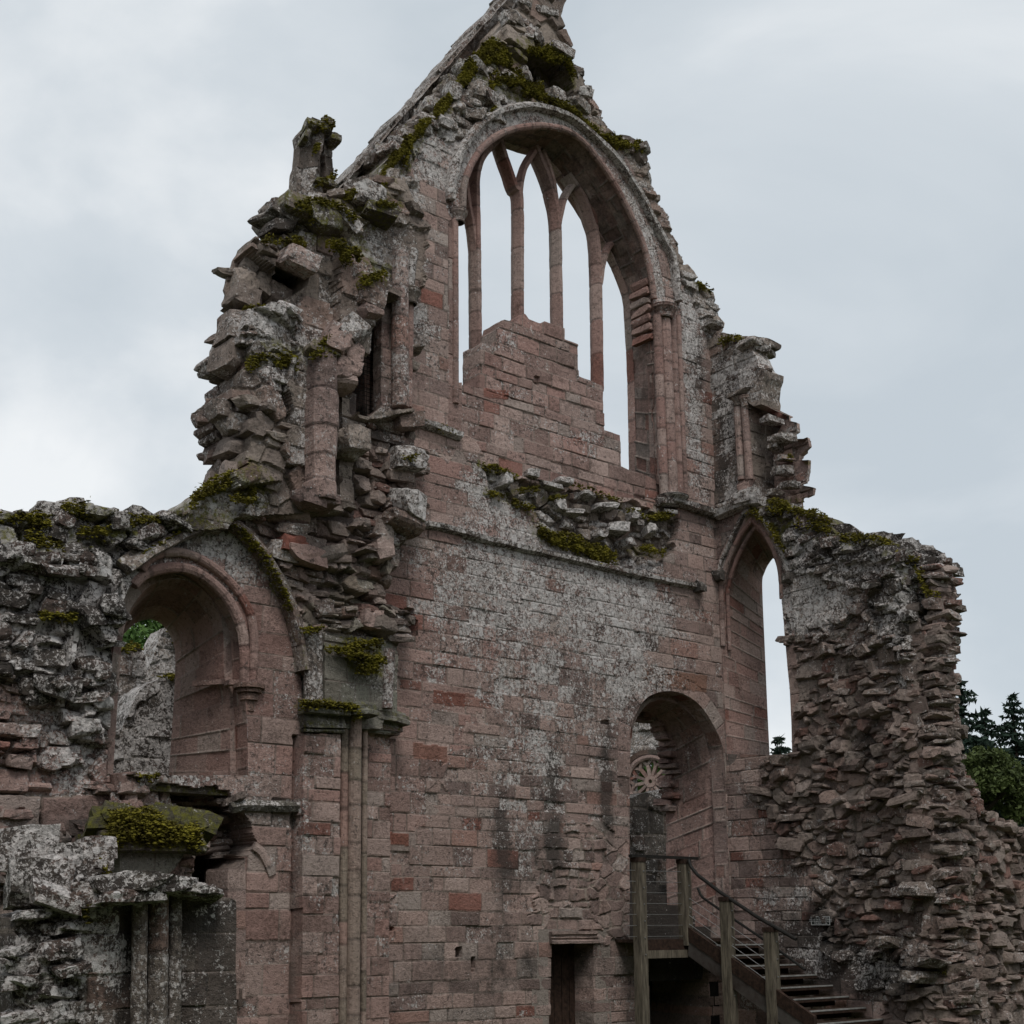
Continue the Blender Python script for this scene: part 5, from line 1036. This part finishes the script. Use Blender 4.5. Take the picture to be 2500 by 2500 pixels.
# ================================================================== FOREGROUND FRAGMENTS
PF = Plane((0,-3.1,0), (1,0,0))
fgw = thing('broken_pier', 'low blackened broken pier with three clustered shafts at bottom left corner', 'pier')
fo = [(40,2700),(40,2240),(114,2225),(150,2205),(190,2200),(240,2188),(330,2180),(345,2190),(440,2190),(565,2192),(578,2200),(577,2420),(580,2700)]
ff = Field(PF, [rag(lp(PF, fo, .8), .008, .2, 3)], .014, .9); am = np.ones_like(ff.U, bool)
ff.courses(am, .30, .55, 201, 'dark', .02); ff.C *= 1.15
c0u, _ = PF.px(380, 2300); ff.H -= .16*np.exp(-((ff.U-c0u)/.30)**4)
lm = ff.poly([(0,2700),(0,2150),(200,2190),(215,2250),(180,2330),(200,2500),(230,2700)], jit=.04); ff.H[lm] = -.05; ff.rubble(lm, .16, .3, 203, 'dark', .13, .06)
for (x,y,ru,rz,v) in ((150,2300,.5,.8,.9),(260,2350,.4,.3,.7),(500,2350,.4,.4,.35),(450,2250,.4,.3,.3),(240,2210,.5,.15,.8),(540,2210,.3,.1,.5)): ff.blob(x, y, ru, rz, 0, v, 2.5)
for (x,y,ru,rz,v) in ((300,2230,.5,.5,.35),(520,2240,.5,.3,.3),(120,2380,.5,.6,.35),(320,2400,.2,.8,.35),(460,2380,.15,.9,.3)): ff.blob(x, y, ru, rz, 1, v, 2.5)
mb = MB(); ff.mesh(mb); random.seed(77)
strew(mb, ff, lm, 60, (.12,.34), (.06,.16), (.15,.3), .03, 'dark', .3, m=(.9,.3,.05))
for (x, y, w_, h_, d_, ry) in ((290,2172,.62,.26,.05,-.05),(345,2160,.55,.16,.08,.05),(400,2165,.55,.14,.05,0),(455,2175,.55,.14,.0,.12),(480,2182,.4,.10,.05,.15),(265,2190,.3,.14,.1,0)):
    rock(mb, PF.p3(x, y, d_), (w_, .5, h_), PF.U, PF.N, (.1, ry, random.uniform(-.3,.3)), rpal('dark'), (.7,.25,.05))
for (x, y, w_, h_, d_, p) in ((200,2095,.36,.22,-.3,'grey'),(215,2115,.4,.20,-.3,'dark'),(150,2090,.3,.16,-.3,'dark'),(175,2165,.4,.3,-.2,'dark'),(120,2130,.4,.3,-.2,'dark'),(205,2190,.3,.22,0,'dark'),(130,2190,.4,.22,0,'dark'),(235,2075,.3,.2,-.5,'dark'),(90,2160,.5,.4,-.2,'dark'),(60,2080,.5,.4,-.4,'dark')):
    rock(mb, PF.p3(x, y, d_), (w_, .4, h_), PF.U, PF.N, (.1, random.uniform(-.3,.3), .2), rpal(p), (.8,.25,.1))
mb.build('masonry', 'stone', fgw)
for (x0, x1, w_) in ((342,336,38),(388,382,48),(430,423,30)):
    r = (PF.px(x0+w_/2, 2300)[0]-PF.px(x0-w_/2, 2300)[0])/2*.98
    mb = MB(); sweep(mb, [PF.p3(x0,2172,-.02), PF.p3(x1,2640,-.02)], PF.N, circ(r,14), .7, x0, 'dark', (.45,.22,.05), wear=.006, jit=.05); mb.c = [c*1.5 for c in mb.c]; mb.build('pier_shaft', 'stone', fgw)
mb = MB(); moss_line(mb, PF, [(340,2148),(400,2150)], .1, .03, 300, .15); moss_line(mb, PF, [(160,2200),(205,2210),(215,2225)], .1, .12, 200, .15); moss_line(mb, PF, [(225,2080),(250,2120),(262,2145)], -.2, .12, 120, .2); mb.build('moss', 'moss', fgw)
PC = Plane((0,-2.0,0), (1,0,0))
blk = thing('mossy_corniced_block', 'squared pale stone block under a thick moss covered cornice, behind the broken pier', 'stone block')
fo = [(292,2070),(478,2072),(478,2175),(292,2175)]
fk = Field(PC, [lp(PC, fo, .7)], .014, .7); am = np.ones_like(fk.U, bool); fk.courses(am, .5, 1.1, 211, 'green', .01); 
m = fk.poly([(430,2118),(452,2085),(482,2072),(482,2200),(400,2200),(405,2140)]); fk.rubble(m, .14, .2, 212, 'red', .04, .03); fk.H[m] -= .06; fk.M[...,0] += .15
mb = MB(); fk.mesh(mb); mb.build('block', 'stone', blk)
mb = MB(); sweep(mb, [PC.p3(240,2055,.0), PC.p3(489,2060,.0)], PC.N, [(-.10,-.6),(-.11,.04),(-.05,.06),(.0,.14),(.08,.15),(.10,.10),(.11,-.6)], .6, 3, 'dark', (.3,.3,.5)); mb.build('cornice', 'stone', blk)
mb = MB(); Q = MB()
for k in range(26):
    x = 250+k*9; rock(Q, PC.p3(x, 2030-10*math.sin(k*.5), -.25), (.34,.5,.24), PC.U, PC.N, (.5,random.uniform(-.4,.4),.2), (.06,.055,.03), (0,.3,.5))
Q.build('rubble_top', 'stone', blk)
moss_line(mb, PC, [(245,2045),(350,2046),(488,2050)], .1, .10, 420, .12); moss_line(mb, PC, [(250,2020),(300,2008),(350,2012),(420,2030),(450,2040)], -.10, .26, 900, .5); moss_line(mb, PC, [(250,2038),(330,2025),(400,2030),(470,2046)], .0, .22, 700, .4); moss_line(mb, PC, [(300,1995),(330,1990),(350,2000),(395,2000)], -.3, .1, 300, .2)
mb.build('moss', 'moss', blk, label='deep green and rust moss mat over the cornice')
# ================================================================== RUINS SEEN THROUGH THE OPENINGS
PG = Plane((0,7.5,0), (1,0,0)); PG2 = Plane((0,5.5,0), (1,0,0))
def far_wall(pl, pts, name, label, pal, ch, bw, seed, li, st, thick=.8, cell=.03, holes=(), rub=True, moss=None):
    t = thing(name, label, 'wall'); f = Field(pl, [rag(lp(pl, pts, .6), .03, .15, seed)]+list(holes), cell, thick); am = np.ones_like(f.U, bool)
    (f.rubble(am, ch, bw, seed, pal, .05, .04) if rub else f.courses(am, ch, bw, seed, pal, .02)); f.M[...,0] += li; f.M[...,1] += st
    mb = MB(); f.mesh(mb); mb.build('masonry', 'stone', t)
    if moss:
        mb = MB(); moss_line(mb, pl, moss, .0, .15, 120, .5, .035); mb.build('moss', 'moss', t)
    return t, f
far_wall(PG, [(352,2100),(352,1690),(360,1635),(380,1578),(396,1545),(404,1530),(420,1550),(445,1605),(500,1700),(520,2100)], 'distant_gable_wall', 'pale lichened steep gable fragment seen through left arch window', 'grey', .18, .34, 301, .9, .1, moss=[(404,1530),(420,1552),(435,1585)])
far_wall(PG2, [(230,2100),(230,1600),(300,1585),(320,1578),(345,1584),(355,1600),(358,1640),(362,1690),(362,2100)], 'distant_wall_stub', 'grey round topped wall stub at left behind arched bay window', 'grey', .16, .34, 302, .7, .25, moss=[(295,1585),(335,1578)])
PG3 = Plane((0,3.9,0), (1,0,0))
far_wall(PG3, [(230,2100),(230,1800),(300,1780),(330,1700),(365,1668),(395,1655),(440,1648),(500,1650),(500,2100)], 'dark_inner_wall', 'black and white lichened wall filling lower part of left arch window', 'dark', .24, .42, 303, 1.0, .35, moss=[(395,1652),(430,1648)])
# rose window wall
Od = ray(1588, 1908); Od = CAM+Od*33.0; th = math.radians(-30)
PR = Plane(tuple(Od), tuple(math.cos(th)*_r+math.sin(th)*_h))
uc, zc = PR.px(1588, 1908); R_ = (PR.px(1588, 1850)[1]-PR.px(1588, 1966)[1])/2
circ_loop = [(uc+R_*math.cos(a), zc+R_*math.sin(a), .6) for a in np.linspace(0, 2*math.pi, 60, endpoint=False)]
roset, fr_ = far_wall(PR, [(1400,2200),(1400,1560),(1500,1500),(1650,1560),(1800,1700),(1800,2200)], 'rose_window_wall', 'distant lichened wall with wheel tracery window seen through the lower doorway', 'grey', .2, .38, 304, .75, .2, .7, .03, [circ_loop])
mb = MB()
ring_p = [PR.P(uc+(R_*1.0)*math.cos(a), zc+(R_*1.0)*math.sin(a), .02) for a in np.linspace(0, 2*math.pi, 61)]
sweep(mb, ring_p, PR.N, [(-.05,-.15),(-.05,.04),(.0,.07),(.08,.05),(.09,-.15)], .4, 3, 'ashlar', cap=False, step=.06)
sweep(mb, [PR.P(uc+R_*1.25*math.cos(a), zc+R_*1.25*math.sin(a), .02) for a in np.linspace(0, 2*math.pi, 61)], PR.N, [(-.06,-.05),(-.06,.06),(.06,.08),(.06,-.05)], .5, 4, 'dark', cap=False, step=.06); mb.build('window_ring', 'stone', roset)
for k in range(12):
    a = 2*math.pi*(k+.3)/12; mb = MB(); dr_ = lambda r, o=0: PR.P(uc+r*math.cos(a+o), zc+r*math.sin(a+o), -.05)
    sweep(mb, [dr_(R_*.16), dr_(R_*.40), dr_(R_*.70)], PR.N, rect(-.038,.038,-.06,.06), 3, k, 'ashlar', (.1,0,0), step=.06)
    for s_ in (-1, 1): sweep(mb, [dr_(R_*.68), dr_(R_*.80, .09*s_), dr_(R_*.90, .20*s_), dr_(R_*1.0, .262*s_)], PR.N, rect(-.034,.034,-.06,.06), 3, k+20, 'ashlar', (.1,0,0), step=.05)
    mb.build('tracery_spoke', 'stone', roset)
mb = MB(); sweep(mb, [PR.P(uc+R_*.17*math.cos(a), zc+R_*.17*math.sin(a), -.05) for a in np.linspace(0, 2*math.pi, 25)], PR.N, rect(-.05,.05,-.08,.08), 3, 1, 'ashlar', cap=False); mb.build('hub', 'stone', roset)
PW = Plane((0,4.2,0), (1,0,0))
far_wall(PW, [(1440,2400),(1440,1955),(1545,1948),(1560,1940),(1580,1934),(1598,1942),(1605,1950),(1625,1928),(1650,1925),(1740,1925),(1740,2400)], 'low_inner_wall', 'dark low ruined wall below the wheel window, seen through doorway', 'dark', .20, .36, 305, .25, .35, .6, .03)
mb = MB(); rs = thing('stone_night_stair', 'dark worn stone steps rising inside the lower right doorway', 'stairs')
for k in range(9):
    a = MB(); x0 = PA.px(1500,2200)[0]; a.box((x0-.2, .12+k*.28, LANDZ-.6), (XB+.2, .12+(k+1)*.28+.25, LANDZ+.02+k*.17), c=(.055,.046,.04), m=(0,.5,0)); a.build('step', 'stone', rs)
# ================================================================== TIMBER STAIR
stair = thing('timber_staircase', 'dark weathered timber staircase with cable balustrade descending right from doorway landing', 'staircase')
XS = XB-1.62; PS = Plane((XS,0,0), (0,-1,0))
YF = -PS.px(1672, 2200)[0]                     # front of landing
PFR = Plane((0,YF,0), (1,0,0))
t0 = PS.px(1690, 2262); t1 = PS.px(1892, 2404); slope = (t0[1]-t1[1])/(t1[0]-t0[0])
X1 = PFR.px(1561, 2200)[0]
def post(x, y, ztop, zbot, w_=.072, tip=True):
    mb = MB(); a = w_; n = 10; zs = np.linspace(zbot, ztop, n); V = []
    for i, z in enumerate(zs):
        for sx, sy in ((-1,-1),(1,-1),(1,1),(-1,1)): V.append((x+sx*a+random.uniform(-.003,.003), y+sy*a+random.uniform(-.003,.003), z))
    F = [(i*4+k, i*4+(k+1)%4, (i+1)*4+(k+1)%4, (i+1)*4+k) for i in range(n-1) for k in range(4)]+[((n-1)*4, (n-1)*4+1, (n-1)*4+2, (n-1)*4+3)]
    mb.add(V, F); o = mb.build('post', 'wood', stair)
    mb = MB(); mb.box((x-a*1.12, y-a*1.12, ztop-.05), (x+a*1.12, y+a*1.12, ztop+.012)); mb.build('post_cap', 'darkwood', o)
    for z in np.linspace(max(zbot+.1, ztop-1.35), ztop-.18, 6):
        mb = MB(); mb.box((x+a*.3-.010, y-a-.010, z-.010), (x+a*.3+.010, y-a+.002, z+.010)); mb.build('bolt', 'steel', o)
zt1 = PFR.px(1561, 2099)[1]; zt2 = PS.px(1672, 2097)[1]; zt1 = zt2 = (zt1+zt2)/2
post(X1, YF, zt1, -.5); zb2 = PS.px(1672,2308)[1]; post(XS, YF, zt2, zb2)
u3, z3 = PS.px(1773, 2192); post(XS, -u3, z3, z3-1.75); u4, z4 = PS.px(1881, 2266); post(XS, -u4, z4, z4-2.0)
mb = MB(); mb.box((X1-.15, YF-.03, zt1+.015), (XS+.30, YF+.05, zt1+.055)); mb.build('top_rail', 'iron', stair)
mb = MB(); tube(mb, [np.array([XS-.02, YF-.12, zt2-.0]), np.array([XS-.02, YF-.16, zt2-.10]), np.array([XS-.02, YF-.28, zt2-.22])]+[PS.P(*PS.px(x, y), .02) for x, y in ((1760,2178),(1850,2238),(1946,2293))], .027, 10); mb.build('handrail', 'iron', stair)
mb = MB(); tube(mb, [PS.P(*PS.px(x, y), -.12) for x, y in ((1690,2168),(1696,2182),(1703,2192),(1760,2232),(1860,2300),(1952,2368))], .02, 8); mb.build('lower_handrail', 'iron', stair)
mb = MB()
for k in range(7): z = zt1-.17-k*.155; mb.box((X1-.25, YF-.004, z-.004), (XS, YF+.004, z+.004))
mb.build('balustrade_cables', 'steel', stair)
mb = MB()
for k in range(4):
    a = PS.px(1683, 2193+k*21); b = PS.px(1885, 2330+k*24); tube(mb, [PS.P(a[0], a[1], .0), PS.P(b[0], b[1], .0)], .0045, 5)
mb.build('stair_cables', 'steel', stair)
ue = PS.px(1990, 2475)[0]
def slab(plane, pts, d0, d1, name, mat, parent):
    n = len(pts); A0 = [plane.P(u, z, d0) for u, z in pts]; A1 = [plane.P(u, z, d1) for u, z in pts]; mb = MB()
    mb.add(A0+A1, [(0,1,2,3),(7,6,5,4)]+[(k, k+n, (k+1)%n+n, (k+1)%n) for k in range(n)]); return mb.build(name, mat, parent)
ua = -YF+.05; za = PS.px(1684, 2262)[1]
slab(PS, [(ua, za), (ue, za-slope*(ue-ua)), (ue, za-slope*(ue-ua)-.20), (ua, za-.20)], -.03, .03, 'stringer', 'darkwood', stair)
slab(PS, [(ua, za-.203), (ue, za-slope*(ue-ua)-.203), (ue, za-slope*(ue-ua)-.42), (ua, za-.42)], -.02, .02, 'under_stringer', 'render', stair)
mb = MB(); mb.box((X1, YF-.03, LANDZ-.24), (XS, YF+.03, LANDZ-.13)); mb.build('landing_beam', 'wood', stair)
mb = MB(); mb.box((X1, YF-.01, LANDZ-.128), (XS, YF+.02, LANDZ+.02)); mb.build('landing_fascia', 'darkwood', stair)
for k in range(6):
    mb = MB(); y0 = YF+(.05-YF)*k/6; mb.box((X1-.0, y0+.004, LANDZ-.02), (XB-.03, y0+(.05-YF)/6-.004, LANDZ+.02+.002*(k%2))); mb.build('deck_board', 'darkwood', stair)
n = 13; rise = slope*.27
for k in range(n):
    y0 = YF-.02-k*.27; z = LANDZ-rise*(k+1)+rise*.55; mb = MB(); mb.box((XS+.035, y0-.27, z-.05), (XB-.04, y0, z)); t = mb.build('tread', 'darkwood', stair)
    mb = MB(); mb.box((XS+.04, y0-.275, z-.012), (XB-.045, y0-.245, z+.006)); mb.build('nosing', 'nosing', t)
    mb = MB(); mb.box((XS+.035, y0-.02, z-rise+.001), (XB-.04, y0-.002, z-.052)); mb.build('riser', 'darkwood', t)
# ================================================================== TREES
def conifer(x, y, D, h, label, wid=.5, seed=1, dens=1.0):
    """tip of the tree at pixel (x,y), distance D"""
    rg = np.random.default_rng(seed); tip = CAM+ray(x, y)*D; t = thing('spruce_tree', label, 'tree', loc=(tip[0], tip[1], tip[2]-h))
    mb = MB(); tube(mb, [(0,0,0),(0,0,h*.5),(0,0,h)], [h*.022, h*.012, .01], 8); mb.build('trunk', 'bark', t)
    mb = MB(); Q = []; nl = int(h*3.4)
    for i in range(nl):
        f = (i+rg.random()*.6)/nl; z = h*(1-f)*1.0; R = wid*h*(f**.85)*rg.uniform(.75, 1.15)+.10; nb = int(5+7*f)
        for b in range(nb):
            a = rg.uniform(0, 2*math.pi); r = R*rg.uniform(.55, 1.1); d = np.array([math.cos(a), math.sin(a), 0])
            m = max(4, int(r*9*dens)); s = np.linspace(.05, 1, m)
            P = np.array([0,0,z]) + d[None]*(s*r)[:,None] + np.array([0,0,1])[None]*(-.32*r*s+.22*r*s**2.5)[:,None]
            for p, ss in zip(P, s):
                for _ in range(3):
                    dd = d*rg.uniform(-.2,.9)+rg.normal(size=3)*.45+np.array([0,0,-.25]); dd *= (.42-.12*ss)*rg.uniform(.5,1.1)/np.linalg.norm(dd); sd_ = np.cross(dd, rg.normal(size=3)); sd_ *= .095/(np.linalg.norm(sd_)+1e-6)
                    Q.append((p-sd_, p+sd_, p+dd))
    Q = np.array(Q).reshape(-1,3); mb.add(Q, None, np.arange(len(Q)).reshape(-1,3)); mb.build('crown', 'conifer', t)
def broad(cx, cy, D, h, R, label, n=9000, seed=1, mat='leaf', leaf=.10, name='broadleaf_tree', low=.35):
    rg = np.random.default_rng(seed); c = CAM+ray(cx, cy)*D; t = thing(name, label, 'tree', loc=(c[0], c[1], 0)); hz = c[2]
    mb = MB(); tube(mb, [(0,0,0),(.1,.05,hz*.5),(0,.1,hz)], [.28,.2,.06], 9)
    for k in range(9):
        a = rg.uniform(0, 6.28); z0 = hz*rg.uniform(.5,.9); mb2 = [(0,0,z0),(R*.4*math.cos(a),R*.4*math.sin(a),z0+R*.3),(R*.8*math.cos(a),R*.8*math.sin(a),z0+R*.55)]; tube(mb, mb2, [.09,.05,.02], 6)
    mb.build('trunk', 'bark', t)
    cl = rg.normal(size=(46,3)); cl /= np.linalg.norm(cl, axis=1)[:,None]; cl *= (rg.random(46)**.4)[:,None]*np.array([R,R,h*.5]); cl[:,2] += hz
    rr = rg.uniform(.16,.30,46)*R; k = rg.integers(0, 46, n); d = rg.normal(size=(n,3)); d /= np.linalg.norm(d, axis=1)[:,None]
    P = cl[k]+d*(rr[k]*rg.random(n)**.45)[:,None]*np.array([1.2,1.2,.75]); a = rg.normal(size=(n,3)); a /= np.linalg.norm(a, axis=1)[:,None]; b = np.cross(a, rg.normal(size=(n,3))); b /= np.linalg.norm(b, axis=1)[:,None]
    s_ = leaf*rg.uniform(.6,1.2,n)[:,None]; V = np.stack([P-a*s_, P+b*s_*.5, P+a*s_, P-b*s_*.5], 1).reshape(-1,3); mb = MB(); mb.add(V, np.arange(n*4).reshape(-1,4)); mb.build('crown', mat, t)
conifer(2342, 1662, 62, 15, 'tall dark spruce right of the ruin, nearest its broken wall', .50, 1)
conifer(2402, 1735, 58, 13, 'dark spruce at the right picture edge behind leafy bush', .52, 2)
conifer(2470, 1700, 64, 15, 'dark spruce farthest right, beyond the other two spruces', .50, 3)
conifer(1903, 1795, 75, 11, 'small distant spruce seen through the lancet window', .55, 4)
conifer(1962, 1850, 80, 10, 'distant spruce mostly hidden behind right jamb of lancet window', .3, 5)
broad(2395, 1925, 40, 2.2, 1.7, 'dull green leafy tree low at right edge beside rubble wall', 16000, 3, 'olive', .085)
broad(330, 1600, 44, 5.5, 3.3, 'bright green broadleaf tree seen through left arch window', 26000, 4, 'leaf', .11)
broad(1590, 1900, 52, 5, 3.4, 'green tree behind the wheel tracery window', 14000, 5, 'leaf', .13)

# ================================================================== unseen walls added to shade the lower ruin, behind and beside the viewer
for (c0_, c1_, nm, lb) in (((-24,-21.5,0),(16,-20.3,9.5),'added_shade_wall','long plain sandstone wall added behind the viewpoint to shade the ruin'), ((-19.5,-20,0),(-18.3,9,8.5),'added_shade_wall','plain sandstone wall added at left, outside the view, to shade the ruin')):
    t = thing(nm, lb, 'wall'); mb = MB(); mb.box(c0_, c1_, c=(.16,.13,.115), m=(.2,.3,0)); mb.build('masonry', 'stone', t)

for o in S.objects:
    if o.name.split('.')[0] == 'moss' and o.parent: o['kind'] = 'stuff'
    if o.name.split('.')[0] == 'spruce_tree': o['group'] = 'spruces beyond the right wall'
